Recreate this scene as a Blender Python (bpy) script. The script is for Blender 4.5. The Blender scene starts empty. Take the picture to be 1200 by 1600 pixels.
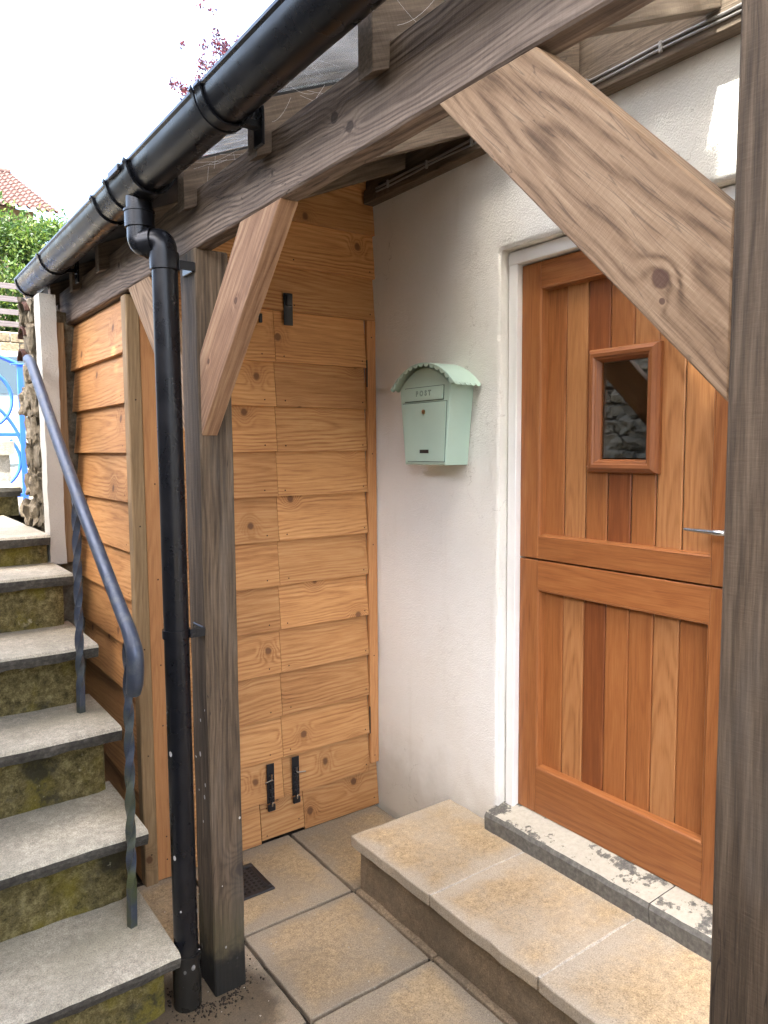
import bpy, bmesh, math, random
import numpy as np
from mathutils import Vector, Matrix, noise

random.seed(7)
rng = np.random.default_rng(7)
scn = bpy.context.scene
COL = scn.collection
rad = math.radians

# ------------------------------------------------------------------ camera
CAM = Vector((-1.876, -2.653, 1.62))
yaw, pit, rol = 0.62473091, -0.08517213, -0.0070809
fwd = Vector((math.sin(yaw) * math.cos(pit), math.cos(yaw) * math.cos(pit), math.sin(pit)))
right = Vector((math.cos(yaw), -math.sin(yaw), 0))
up = right.cross(fwd)
r2 = right * math.cos(rol) + up * math.sin(rol)
u2 = up * math.cos(rol) - right * math.sin(rol)
cd = bpy.data.cameras.new('camera')
cd.sensor_fit = 'VERTICAL'
cd.sensor_height = 36.0
cd.sensor_width = 27.0
cd.lens = 1150.3773 / 1600 * 36
cd.clip_start = 0.02
cd.clip_end = 500
cam = bpy.data.objects.new('camera', cd)
cam.matrix_world = Matrix(((r2.x, u2.x, -fwd.x, CAM.x), (r2.y, u2.y, -fwd.y, CAM.y), (r2.z, u2.z, -fwd.z, CAM.z), (0, 0, 0, 1)))
COL.objects.link(cam)
scn.camera = cam

# ------------------------------------------------------------------ sky, sun, exposure
SUN = Vector((-0.45, -0.20, 0.80)).normalized()          # direction to the sun, high over the passage
world = bpy.data.worlds.new('World')
scn.world = world
world.use_nodes = True
wn = world.node_tree
wn.nodes.clear()
sky = wn.nodes.new('ShaderNodeTexSky')
sky.sky_type = 'NISHITA'
sky.sun_disc = False
sky.sun_elevation = math.asin(SUN.z)
sky.sun_rotation = math.atan2(SUN.x, SUN.y)
sky.air_density = 1.0
sky.dust_density = 6.0
sky.ozone_density = 1.0
bg = wn.nodes.new('ShaderNodeBackground')
bg.inputs['Strength'].default_value = 0.15
wo = wn.nodes.new('ShaderNodeOutputWorld')
wn.links.new(sky.outputs[0], bg.inputs[0])
wn.links.new(bg.outputs[0], wo.inputs[0])
sl = bpy.data.lights.new('sun', 'SUN')
sl.energy = 2.4
sl.angle = rad(0.5)
sl.color = (1.0, 0.95, 0.87)
so = bpy.data.objects.new('sun', sl)
so.rotation_euler = SUN.to_track_quat('Z', 'Y').to_euler()
so.location = SUN * 30
COL.objects.link(so)
vs = scn.view_settings
vs.view_transform = 'Standard'
vs.look = 'None'
vs.exposure = 3.40
vs.gamma = 1.0
vs.use_curve_mapping = False
try:
    vs.use_white_balance = True
    vs.white_balance_temperature = 6380
    vs.white_balance_tint = 10
except Exception:
    pass
scn.cycles.use_denoising = True
scn.cycles.max_bounces = 10
scn.cycles.transparent_max_bounces = 16

# ------------------------------------------------------------------ node helper
class G:
    def __init__(s, name):
        s.m = bpy.data.materials.new(name)
        s.m.use_nodes = True
        s.t = s.m.node_tree
        s.t.nodes.clear()
        s.out = s.t.nodes.new('ShaderNodeOutputMaterial')
        s._tc = None
    def put(s, sock, v):
        if isinstance(v, bpy.types.NodeSocket):
            s.t.links.new(v, sock)
        elif v is not None:
            if hasattr(sock, 'default_value'):
                try:
                    sock.default_value = v
                except Exception:
                    sock.default_value = (*v, 1.0) if len(v) == 3 else v
    def n(s, typ, ins=None, out=0, **props):
        nd = s.t.nodes.new(typ)
        for k, v in props.items():
            setattr(nd, k, v)
        for k, v in (ins or {}).items():
            s.put(nd.inputs[k], v)
        return nd.outputs[out]
    def node(s, typ, ins=None, **props):
        return s.n(typ, ins, 0, **props).node
    def tc(s, which='Object'):
        if s._tc is None:
            s._tc = s.t.nodes.new('ShaderNodeTexCoord')
        return s._tc.outputs[which]
    def pos(s):
        return s.n('ShaderNodeNewGeometry')
    def nor(s):
        return s.t.nodes.new('ShaderNodeNewGeometry').outputs['Normal']
    def island(s):
        return s.t.nodes.new('ShaderNodeNewGeometry').outputs['Random Per Island']
    def rnd(s):
        return s.t.nodes.new('ShaderNodeObjectInfo').outputs['Random']
    def m1(s, op, a, b=None, c=None):
        nd = s.t.nodes.new('ShaderNodeMath')
        nd.operation = op
        for i, v in enumerate((a, b, c)):
            if v is not None:
                s.put(nd.inputs[i], v)
        return nd.outputs[0]
    def vm(s, op, a, b=None):
        nd = s.t.nodes.new('ShaderNodeVectorMath')
        nd.operation = op
        s.put(nd.inputs[0], a)
        if b is not None:
            s.put(nd.inputs[1], b)
        return nd.outputs['Value'] if op in ('LENGTH', 'DISTANCE', 'DOT_PRODUCT') else nd.outputs[0]
    def sep(s, v):
        nd = s.t.nodes.new('ShaderNodeSeparateXYZ')
        s.put(nd.inputs[0], v)
        return nd.outputs
    def comb(s, x=0.0, y=0.0, z=0.0):
        nd = s.t.nodes.new('ShaderNodeCombineXYZ')
        for i, v in enumerate((x, y, z)):
            s.put(nd.inputs[i], v)
        return nd.outputs[0]
    def noise(s, v, scale, detail=2.0, rough=0.5, col=False, dist=0.0):
        nd = s.t.nodes.new('ShaderNodeTexNoise')
        s.put(nd.inputs['Vector'], v)
        nd.inputs['Scale'].default_value = scale
        nd.inputs['Detail'].default_value = detail
        nd.inputs['Roughness'].default_value = rough
        nd.inputs['Distortion'].default_value = dist
        return nd.outputs[1 if col else 0]
    def vor(s, v, scale, feat='F1', dims='3D', rand=1.0):
        nd = s.t.nodes.new('ShaderNodeTexVoronoi')
        nd.voronoi_dimensions = dims
        nd.feature = feat
        s.put(nd.inputs['Vector'], v)
        nd.inputs['Scale'].default_value = scale
        nd.inputs['Randomness'].default_value = rand
        return nd.outputs
    def ramp(s, f, stops, interp='LINEAR'):
        nd = s.t.nodes.new('ShaderNodeValToRGB')
        nd.color_ramp.interpolation = interp
        el = nd.color_ramp.elements
        while len(el) < len(stops):
            el.new(0.5)
        for e, (p, c) in zip(el, stops):
            e.position = p
            if isinstance(c, (int, float)):
                c = (c, c, c)
            e.color = (*c, 1.0)
        s.put(nd.inputs[0], f)
        return nd.outputs[0]
    def mr(s, v, a, b, c=0.0, d=1.0, smooth=True):
        nd = s.t.nodes.new('ShaderNodeMapRange')
        nd.interpolation_type = 'SMOOTHSTEP' if smooth else 'LINEAR'
        for i, x in enumerate((v, a, b, c, d)):
            s.put(nd.inputs[i], x)
        return nd.outputs[0]
    def mix(s, f, a, b, mode='MIX'):
        nd = s.t.nodes.new('ShaderNodeMix')
        nd.data_type = 'RGBA'
        nd.blend_type = mode
        s.put(nd.inputs[0], f)
        s.put(nd.inputs[6], a if isinstance(a, bpy.types.NodeSocket) else (*a, 1.0))
        s.put(nd.inputs[7], b if isinstance(b, bpy.types.NodeSocket) else (*b, 1.0))
        return nd.outputs[2]
    def val(s, col, v):
        return s.n('ShaderNodeHueSaturation', {'Color': col, 'Value': v})
    def bump(s, h, strength=0.3, dist=0.005):
        return s.n('ShaderNodeBump', {'Height': h, 'Strength': strength, 'Distance': dist})
    def bsdf(s, col, rough=0.6, normal=None, metal=0.0, spec=0.5, **kw):
        nd = s.t.nodes.new('ShaderNodeBsdfPrincipled')
        s.put(nd.inputs['Base Color'], col if isinstance(col, bpy.types.NodeSocket) else (*col, 1.0))
        s.put(nd.inputs['Roughness'], rough)
        s.put(nd.inputs['Metallic'], metal)
        s.put(nd.inputs['Specular IOR Level'], spec)
        if normal is not None:
            s.put(nd.inputs['Normal'], normal)
        for k, v in kw.items():
            s.put(nd.inputs[k], v)
        s.t.links.new(nd.outputs[0], s.out.inputs[0])
        return s.m

# ------------------------------------------------------------------ materials
def wood(name, dark, mid, light, freq=55, knots=0.0, rough=0.65, saw=0.0, var=0.12, bump=0.25, knotcol=(0.09, 0.035, 0.012), ringw=0.55, slope=0.05, extra=None, spec=0.35, kscale=4.2, grey=0.0, streak=0.55, fixed=(), blotw=0.5, wy=0.10, cracks=0.0):
    g = G(name)
    P = g.tc()
    r = g.rnd()
    off = g.comb(g.m1('MULTIPLY', r, 37.0), g.m1('MULTIPLY', r, 91.0), g.m1('MULTIPLY', r, 53.0))
    Q = g.vm('ADD', P, off)
    warp = g.noise(g.vm('MULTIPLY', Q, (1.4, 5.0, 5.0)), 1.0, 3.0, 0.55, col=True)
    w = g.sep(g.vm('SUBTRACT', warp, (0.5, 0.5, 0.5)))
    x, y, z = g.sep(P)[:3]
    sl_ = g.m1('MULTIPLY', g.m1('SUBTRACT', r, 0.5), slope * 2)
    yy = g.m1('ADD', g.m1('ADD', y, g.m1('MULTIPLY', w[0], wy)), g.m1('MULTIPLY', x, sl_))
    zz = g.m1('ADD', g.m1('ADD', z, 0.045), g.m1('ADD', g.m1('MULTIPLY', w[1], 0.05), g.m1('MULTIPLY', x, slope)))
    rr = g.m1('SQRT', g.m1('ADD', g.m1('MULTIPLY', yy, yy), g.m1('MULTIPLY', zz, zz)))
    if knots > 0:
        qs = g.sep(Q)
        kv = g.comb(qs[0], g.m1('ADD', qs[1], qs[2]), 0.0)
        vo = g.vor(kv, kscale, 'F1', '2D', 0.9)
        kd = vo['Distance']
        pick = g.m1('LESS_THAN', g.sep(vo['Color'])[0], knots)
        kn = g.noise(g.vm('MULTIPLY', Q, (20, 40, 40)), 1.0, 2.0)
        kd2 = g.m1('ADD', kd, g.m1('MULTIPLY', g.m1('SUBTRACT', kn, 0.5), 0.05))
        halo = g.m1('MULTIPLY', g.mr(kd2, 0.0, 0.33, 1.0, 0.0), pick)
        core = g.m1('MULTIPLY', g.mr(kd2, 0.035, 0.075, 1.0, 0.0), pick)
        rr = g.m1('ADD', rr, g.m1('MULTIPLY', g.m1('MULTIPLY', halo, halo), 0.055))
    fcore = None
    for (kx, ky, kr) in fixed:
        d_ = g.vm('LENGTH', g.comb(g.m1('MULTIPLY', g.m1('SUBTRACT', x, kx), 0.8), g.m1('SUBTRACT', y, ky), 0.0))
        d_ = g.m1('ADD', d_, g.m1('MULTIPLY', g.m1('SUBTRACT', g.noise(g.vm('MULTIPLY', Q, (40, 60, 60)), 1.0, 3.0), 0.5), kr * 0.9))
        hl = g.mr(d_, 0.0, kr * 4.5, 1.0, 0.0)
        rr = g.m1('ADD', rr, g.m1('MULTIPLY', g.m1('MULTIPLY', hl, hl), kr * 1.3))
        cr = g.mr(d_, kr * 0.7, kr * 1.05, 1.0, 0.0)
        fcore = cr if fcore is None else g.m1('MAXIMUM', fcore, cr)
    fq = g.m1('ADD', rr, g.m1('MULTIPLY', g.noise(g.vm('MULTIPLY', Q, (3.0, 22.0, 22.0)), 1.0, 2.0), 0.35 / freq))
    ring = g.m1('ADD', g.m1('MULTIPLY', g.m1('SINE', g.m1('MULTIPLY', fq, freq * 6.2832)), 0.5), 0.5)
    ring = g.m1('POWER', ring, 1.6)
    amp = g.mr(g.noise(g.vm('MULTIPLY', Q, (1.7, 9.0, 9.0)), 1.0, 2.0), 0.32, 0.68, 0.25, 1.0)
    fib = g.noise(g.vm('MULTIPLY', Q, (9.0, 230.0, 230.0)), 1.0, 4.0, 0.7)
    strk = g.noise(g.vm('MULTIPLY', g.comb(x, yy, zz), (1.6, 85.0, 85.0)), 1.0, 4.0, 0.6)
    blot = g.noise(g.vm('MULTIPLY', Q, (1.6, 8.0, 8.0)), 1.0, 3.0, 0.55)
    rk = g.mr(g.noise(g.vm('MULTIPLY', Q, (14.0, 110.0, 110.0)), 1.0, 3.0, 0.6), 0.3, 0.7, 0.35, 1.25, False)
    f = g.m1('SUBTRACT', 0.5, g.m1('MULTIPLY', g.m1('MULTIPLY', g.m1('MULTIPLY', g.m1('SUBTRACT', ring, 0.38), amp), ringw), rk))
    f = g.m1('ADD', f, g.m1('MULTIPLY', g.m1('SUBTRACT', strk, 0.5), streak))
    f = g.m1('ADD', f, g.m1('MULTIPLY', g.m1('SUBTRACT', fib, 0.5), 0.75))
    f = g.m1('ADD', f, g.m1('MULTIPLY', g.m1('SUBTRACT', blot, 0.5), blotw))
    if saw > 0:
        sw = g.noise(g.vm('MULTIPLY', Q, (190.0, 26.0, 26.0)), 1.0, 3.0, 0.7)
        f = g.m1('ADD', f, g.m1('MULTIPLY', g.m1('SUBTRACT', sw, 0.5), saw))
    c = g.ramp(f, [(0.10, dark), (0.5, mid), (0.9, light)])
    if knots > 0:
        c = g.mix(g.m1('MULTIPLY', halo, 0.35), c, dark)
        c = g.mix(g.m1('MULTIPLY', core, 0.85), c, knotcol)
    if fcore is not None:
        c = g.mix(g.m1('MULTIPLY', fcore, 0.8), c, knotcol)
    if cracks > 0:
        ck = g.noise(g.vm('MULTIPLY', g.comb(x, yy, zz), (2.2, 58.0, 58.0)), 1.0, 2.0, 0.5)
        ckm = g.m1('MULTIPLY', g.mr(g.m1('ABSOLUTE', g.m1('SUBTRACT', ck, 0.5)), 0.0, 0.012, 1.0, 0.0), g.mr(g.noise(g.vm('MULTIPLY', Q, (1.5, 6.0, 6.0)), 1.0, 2.0), 0.5, 0.62))
        c = g.mix(g.m1('MULTIPLY', ckm, cracks), c, (0.02, 0.013, 0.009))
    if grey > 0:
        gn = g.noise(g.vm('MULTIPLY', Q, (2.0, 12.0, 12.0)), 1.0, 4.0, 0.6)
        c = g.mix(g.mr(gn, 0.48, 0.7, 0.0, grey), c, (0.16, 0.15, 0.13))
    c = g.val(c, g.m1('ADD', 1.0 - var, g.m1('MULTIPLY', g.m1('FRACT', g.m1('MULTIPLY', r, 7.31)), 2 * var)))
    if extra:
        c = extra(g, c)
    h = g.m1('ADD', g.m1('ADD', fib, strk), g.m1('MULTIPLY', ring, 0.25))
    if saw > 0:
        h = g.m1('ADD', h, g.m1('MULTIPLY', sw, 0.8))
    return g.bsdf(c, rough, g.bump(h, bump, 0.0018), spec=spec)

def splashes(g, c):
    # old drips of masonry paint and a damp, mossy foot
    p = g.sep(g.pos())
    v = g.vor(g.vm('MULTIPLY', g.pos(), (1.0, 1.0, 0.75)), 34.0)
    big = g.m1('LESS_THAN', v['Distance'], g.m1('MULTIPLY', g.sep(v['Color'])[1], 0.26))
    sel = g.m1('LESS_THAN', g.sep(v['Color'])[0], g.mr(p[2], 0.1, 1.0, 0.55, 0.0))
    c = g.mix(g.m1('MULTIPLY', g.m1('MULTIPLY', big, sel), 0.75), c, (0.62, 0.60, 0.56))
    nz = g.noise(g.pos(), 26.0, 4.0, 0.6)
    mid = g.mr(g.m1('SUBTRACT', p[2], g.m1('MULTIPLY', nz, 0.25)), 0.0, 0.24, 0.5, 0.0)
    c = g.mix(mid, c, (0.06, 0.055, 0.02))
    foot = g.mr(g.m1('SUBTRACT', p[2], g.m1('MULTIPLY', nz, 0.16)), 0.0, 0.09, 0.95, 0.0)
    return g.mix(foot, c, (0.010, 0.009, 0.007))

M = {}
M['cedar'] = wood('cedar_boards', (0.26, 0.105, 0.034), (0.485, 0.236, 0.083), (0.63, 0.365, 0.155), freq=75, knots=0.55, var=0.15, rough=0.6, knotcol=(0.12, 0.05, 0.02), ringw=0.40, slope=0.035, bump=0.2, wy=0.07, streak=0.55)
M['cedar_trim'] = wood('cedar_trim', (0.29, 0.120, 0.042), (0.46, 0.215, 0.080), (0.57, 0.30, 0.12), freq=90, var=0.06, ringw=0.2)
M['treated'] = wood('treated_pine', (0.14, 0.085, 0.038), (0.25, 0.162, 0.078), (0.35, 0.245, 0.13), freq=80, knots=0.25, var=0.06, ringw=0.25, streak=0.7)
M['door'] = wood('door_hardwood', (0.155, 0.048, 0.013), (0.295, 0.106, 0.031), (0.40, 0.172, 0.057), freq=70, var=0.08, rough=0.40, bump=0.05, slope=0.04, ringw=0.22, spec=0.45, streak=0.55, wy=0.05, blotw=0.3)
M['door_light'] = wood('door_hardwood_pale', (0.22, 0.085, 0.027), (0.38, 0.168, 0.060), (0.47, 0.235, 0.096), freq=75, var=0.08, rough=0.40, bump=0.05, slope=0.085, ringw=0.34, spec=0.45, streak=0.5, wy=0.045, blotw=0.25)
M['door_deep'] = wood('door_hardwood_deep', (0.11, 0.03, 0.008), (0.205, 0.062, 0.018), (0.31, 0.11, 0.034), freq=80, var=0.08, rough=0.40, bump=0.05, slope=0.03, ringw=0.22, spec=0.45, streak=0.6, wy=0.05, blotw=0.3)
M['door_dark'] = wood('door_moulding', (0.11, 0.035, 0.012), (0.235, 0.082, 0.027), (0.33, 0.135, 0.046), freq=70, var=0.08, rough=0.38, bump=0.06, spec=0.45, ringw=0.15)
M['oldbeam'] = wood('weathered_beam', (0.046, 0.031, 0.021), (0.145, 0.105, 0.075), (0.28, 0.213, 0.158), freq=105, knots=0.0, saw=0.14, var=0.05, rough=0.75, bump=0.6, knotcol=(0.03, 0.018, 0.012), slope=0.03, ringw=0.46, streak=0.9, blotw=0.45, cracks=0.8, fixed=[(-0.339, 0.012, 0.012), (-0.393, -0.024, 0.011), (-0.08, -0.014, 0.005), (1.074, 0.017, 0.010)])
M['oldpost'] = wood('weathered_post', (0.024, 0.016, 0.009), (0.090, 0.062, 0.037), (0.195, 0.140, 0.088), freq=110, knots=0.25, saw=0.07, var=0.04, rough=0.8, bump=0.6, knotcol=(0.02, 0.012, 0.008), extra=splashes, grey=0.22, kscale=2.6, ringw=0.22, streak=1.0, slope=0.015, cracks=0.8, wy=0.05)
M['rafter'] = wood('rafter_timber', (0.045, 0.033, 0.023), (0.125, 0.093, 0.065), (0.235, 0.18, 0.13), freq=90, knots=0.3, saw=0.2, var=0.10, rough=0.8, bump=0.4, knotcol=(0.03, 0.02, 0.012), kscale=3.0, ringw=0.22, streak=0.8, cracks=0.6)
M['brace'] = wood('brace_timber', (0.105, 0.060, 0.028), (0.262, 0.163, 0.088), (0.39, 0.265, 0.155), freq=110, knots=0.0, saw=0.05, var=0.04, rough=0.75, bump=0.5, knotcol=(0.065, 0.026, 0.014), slope=0.045, ringw=0.50, streak=0.85, blotw=0.45, wy=0.07, cracks=0.45, fixed=[(-0.183, 0.030, 0.0125), (-0.205, 0.046, 0.004)])
M['brace_red'] = wood('brace_timber_reddish', (0.12, 0.058, 0.028), (0.265, 0.15, 0.082), (0.43, 0.285, 0.165), freq=100, knots=0.0, saw=0.14, var=0.05, rough=0.75, bump=0.5, knotcol=(0.06, 0.025, 0.012), slope=0.03, ringw=0.3, streak=1.0, wy=0.05, cracks=0.5, fixed=[(0.05, -0.026, 0.009), (-0.17, 0.016, 0.007)])
M['darkwood'] = wood('store_post_timber', (0.05, 0.028, 0.016), (0.13, 0.07, 0.04), (0.21, 0.12, 0.07), freq=50, var=0.05)

def plaster(name, col, rough=0.85, scale=1.0, dirt=0.0):
    g = G(name)
    p = g.pos()
    a = g.noise(p, 170.0 * scale, 4.0, 0.65)
    b = g.noise(p, 22.0 * scale, 3.0, 0.5)
    d = g.noise(g.vm('MULTIPLY', p, (1.0, 1.0, 0.45)), 2.2, 4.0, 0.6)
    c = g.mix(g.mr(d, 0.35, 0.75, 0.0, 0.5), col, tuple(v * k for v, k in zip(col, (0.90, 0.87, 0.80))))
    if dirt:
        z = g.sep(p)[2]
        dn = g.noise(p, 9.0, 4.0, 0.6)
        low = g.mr(g.m1('SUBTRACT', z, g.m1('MULTIPLY', dn, 0.35)), -0.05, 0.28, dirt, 0.0)
        c = g.mix(low, c, (0.42, 0.37, 0.28))
    sk = g.noise(g.vm('MULTIPLY', p, (1.0, 9.0, 0.8)), 1.6, 4.0, 0.6)
    c = g.mix(g.mr(sk, 0.58, 0.75, 0.0, 0.12), c, (0.56, 0.50, 0.40))
    ck = g.noise(p, 3.3, 5.0, 0.6)
    c = g.mix(g.m1('MULTIPLY', g.mr(g.m1('ABSOLUTE', g.m1('SUBTRACT', ck, 0.5)), 0.0, 0.004, 0.5, 0.0), g.mr(d, 0.52, 0.6)), c, (0.35, 0.31, 0.25))
    h = g.m1('ADD', a, g.m1('MULTIPLY', b, 0.9))
    return g.bsdf(c, rough, g.bump(h, 0.65, 0.008), spec=0.25)

M['render'] = plaster('white_wall_render', (0.83, 0.815, 0.765), dirt=0.45)
M['pillar'] = plaster('pillar_render', (0.50, 0.48, 0.42), scale=0.7)

def paint(name, col, rough=0.4, metal=0.0, nb=0.05, spec=0.5, coat=0.0):
    g = G(name)
    p = g.tc()
    a = g.noise(p, 60.0, 3.0)
    b = g.noise(p, 7.0, 3.0)
    c = g.val(g.mix(0.0, col, col), g.mr(b, 0.2, 0.8, 0.965, 1.035))
    rg = g.mr(g.noise(p, 18.0, 3.0), 0.3, 0.7, rough * 0.95, rough * 1.08)
    kw = {'Coat Weight': coat} if coat else {}
    return g.bsdf(c, rg, g.bump(a, nb, 0.002), metal=metal, spec=spec, **kw)

M['whitepaint'] = paint('white_gloss_paint', (0.80, 0.79, 0.76), 0.35)
M['mint'] = paint('sage_green_enamel', (0.42, 0.56, 0.47), 0.40, nb=0.01)
M['mint_dark'] = paint('outline_and_shadow_green', (0.12, 0.17, 0.14), 0.5)  # dark green for letter outlines and for the painted shade in box gaps
M['black'] = paint('black_iron', (0.012, 0.012, 0.014), 0.42, nb=0.1)
M['steel'] = paint('bright_steel', (0.62, 0.61, 0.58), 0.25, metal=1.0)
M['brass'] = paint('lock_brass', (0.45, 0.34, 0.2), 0.3, metal=1.0)
M['bluepaint'] = paint('blue_gate_paint', (0.03, 0.12, 0.62), 0.4)
M['rubber'] = paint('black_rubber', (0.01, 0.01, 0.01), 0.7)
M['screw'] = paint('screw_head', (0.05, 0.03, 0.02), 0.5, metal=0.6)
M['cable'] = paint('grey_cable', (0.22, 0.21, 0.20), 0.35)
M['dark'] = paint('dark_void', (0.02, 0.018, 0.015), 0.9)

def pvc():
    g = G('black_pvc')
    p = g.pos()
    z = g.sep(p)[2]
    v = g.vor(g.vm('MULTIPLY', p, (1.0, 1.0, 0.75)), 36.0)
    big = g.m1('LESS_THAN', v['Distance'], g.m1('MULTIPLY', g.sep(v['Color'])[1], 0.24))
    sel = g.m1('LESS_THAN', g.sep(v['Color'])[0], g.mr(z, 0.1, 0.95, 0.5, 0.0))
    sel = g.m1('MULTIPLY', sel, g.m1('LESS_THAN', z, 1.6))
    dn = g.noise(p, 14.0, 4.0, 0.6)
    c = g.mix(g.mr(dn, 0.5, 0.85, 0.0, 0.25), (0.0065, 0.007, 0.009), (0.035, 0.035, 0.037))
    c = g.mix(g.m1('MULTIPLY', g.m1('MULTIPLY', big, sel), 0.8), c, (0.6, 0.58, 0.55))
    low = g.mr(g.m1('SUBTRACT', z, g.m1('MULTIPLY', dn, 0.2)), 0.0, 0.12, 0.8, 0.0)
    c = g.mix(low, c, (0.02, 0.018, 0.014))
    return g.bsdf(c, g.mr(dn, 0.3, 0.7, 0.24, 0.36), g.bump(g.noise(p, 90.0, 2.0), 0.03, 0.001), spec=0.3)
M['pvc'] = pvc()

def iron_rail():
    g = G('worn_iron_handrail')
    p = g.pos()
    z = g.sep(p)[2]
    a = g.noise(p, 30.0, 4.0, 0.65)
    c = g.mix(g.mr(a, 0.45, 0.75), (0.048, 0.060, 0.088), (0.10, 0.11, 0.12))
    alg = g.m1('MULTIPLY', g.mr(z, 0.3, 1.15, 0.85, 0.0), g.mr(g.noise(p, 12.0, 4.0), 0.35, 0.62))
    c = g.mix(alg, c, (0.085, 0.095, 0.03))
    return g.bsdf(c, g.mr(a, 0.3, 0.7, 0.32, 0.6), g.bump(a, 0.15, 0.002), metal=0.25)
M['rail'] = iron_rail()

def paving(name, base, edge, damp=False, size=None):
    g = G(name)
    p = g.pos()
    o = g.tc()
    r = g.rnd()
    fine = g.noise(p, 190.0, 4.0, 0.75)
    med = g.noise(p, 45.0, 4.0, 0.65)
    blo = g.noise(g.vm('ADD', p, g.comb(g.m1('MULTIPLY', r, 20.0), 0, 0)), 4.5, 4.0, 0.6)
    big = g.noise(p, 2.1, 3.0, 0.5)
    c = g.ramp(g.m1('ADD', g.m1('MULTIPLY', fine, 0.55), g.m1('MULTIPLY', med, 0.45)), [(0.30, tuple(v * 0.45 for v in base)), (0.5, base), (0.70, tuple(min(1, v * 1.6) for v in base))])
    c = g.mix(g.mr(blo, 0.34, 0.72, 0.0, 0.7), c, edge)
    c = g.val(c, g.mr(big, 0.3, 0.7, 0.86, 1.14))
    if size:
        s = g.sep(o)
        ex = g.m1('SUBTRACT', size[0] / 2, g.m1('ABSOLUTE', s[0]))
        ey = g.m1('SUBTRACT', size[1] / 2, g.m1('ABSOLUTE', s[1]))
        ed = g.m1('SUBTRACT', g.m1('MINIMUM', ex, ey), g.m1('MULTIPLY', g.m1('SUBTRACT', blo, 0.35), 0.16))
        c = g.mix(g.mr(ed, -0.02, 0.05, 0.75, 0.0), c, edge)
    c = g.val(c, g.m1('ADD', 0.88, g.m1('MULTIPLY', g.m1('FRACT', g.m1('MULTIPLY', r, 13.7)), 0.24)))
    sp = g.vor(p, 120.0)
    c = g.mix(g.m1('MULTIPLY', g.m1('LESS_THAN', sp['Distance'], 0.16), 0.5), c, (0.12, 0.09, 0.05))
    c = g.val(c, g.mr(g.noise(p, 260.0, 3.0, 0.8), 0.32, 0.68, 0.66, 1.34, False))
    if damp:
        d = g.vm('LENGTH', g.vm('MULTIPLY', g.vm('SUBTRACT', p, (-1.16, -0.73, 0.0)), (0.85, 1.0, 1.0)))
        dd = g.m1('SUBTRACT', d, g.m1('MULTIPLY', g.noise(p, 11.0, 4.0, 0.6), 0.12))
        c = g.mix(g.mr(dd, 0.11, 0.17, 0.75, 0.0), c, (0.035, 0.028, 0.02))
    h = g.m1('ADD', g.m1('MULTIPLY', fine, 0.5), med)
    return g.bsdf(c, 0.85, g.bump(h, 0.35, 0.003), spec=0.25)
M['paver'] = paving('buff_paving', (0.33, 0.238, 0.133), (0.25, 0.208, 0.152), damp=True, size=(0.44, 0.44))
M['stepslab'] = paving('doorstep_slab', (0.43, 0.315, 0.18), (0.42, 0.36, 0.275), size=(0.46, 0.44))
M['stepbase'] = paving('doorstep_block', (0.27, 0.20, 0.125), (0.18, 0.145, 0.10))
M['mortar'] = paving('pale_mortar', (0.50, 0.45, 0.37), (0.44, 0.39, 0.32))
M['joint'] = paving('joint_dirt', (0.035, 0.026, 0.018), (0.025, 0.02, 0.015))
M['tread'] = paving('stair_tread_stone', (0.36, 0.325, 0.25), (0.26, 0.24, 0.175))
M['path'] = paving('path_stone', (0.36, 0.34, 0.29), (0.28, 0.26, 0.22))

M['lane'] = paving('lane_gravel', (0.15, 0.135, 0.105), (0.11, 0.10, 0.08))

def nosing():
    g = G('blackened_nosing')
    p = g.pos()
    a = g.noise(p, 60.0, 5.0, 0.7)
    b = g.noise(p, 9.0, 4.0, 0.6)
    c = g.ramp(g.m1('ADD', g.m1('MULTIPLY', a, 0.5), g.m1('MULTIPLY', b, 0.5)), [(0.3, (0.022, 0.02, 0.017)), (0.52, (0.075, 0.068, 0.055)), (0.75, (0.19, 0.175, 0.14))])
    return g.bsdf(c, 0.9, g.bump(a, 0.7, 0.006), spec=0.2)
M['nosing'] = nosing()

def moss():
    g = G('mossy_riser_stone')
    p = g.pos()
    fine = g.noise(p, 220.0, 4.0, 0.7)
    a = g.noise(p, 38.0, 5.0, 0.7)
    b = g.noise(g.vm('MULTIPLY', p, (1, 1, 0.7)), 6.0, 4.0, 0.6)
    c = g.ramp(g.m1('ADD', g.m1('MULTIPLY', a, 0.65), g.m1('MULTIPLY', fine, 0.35)), [(0.34, (0.022, 0.019, 0.009)), (0.5, (0.125, 0.100, 0.038)), (0.68, (0.30, 0.25, 0.12))])
    c = g.mix(g.mr(b, 0.45, 0.62, 0.0, 0.65), c, g.mix(fine, (0.07, 0.06, 0.006), (0.25, 0.20, 0.025)))
    b2 = g.noise(g.vm('ADD', p, (7.0, 3.0, 1.0)), 5.0, 5.0, 0.65)
    c = g.mix(g.mr(g.m1('ADD', b2, g.m1('MULTIPLY', a, 0.25)), 0.64, 0.76, 0.0, 0.85), c, (0.028, 0.026, 0.018))
    b3 = g.noise(g.vm('ADD', p, (1.0, 9.0, 4.0)), 22.0, 4.0, 0.7)
    c = g.mix(g.mr(b3, 0.66, 0.74, 0.0, 0.7), c, (0.36, 0.31, 0.19))
    return g.bsdf(c, 0.95, g.bump(g.m1('ADD', g.m1('MULTIPLY', fine, 0.4), a), 0.7, 0.008), spec=0.15)
M['moss'] = moss()

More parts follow.
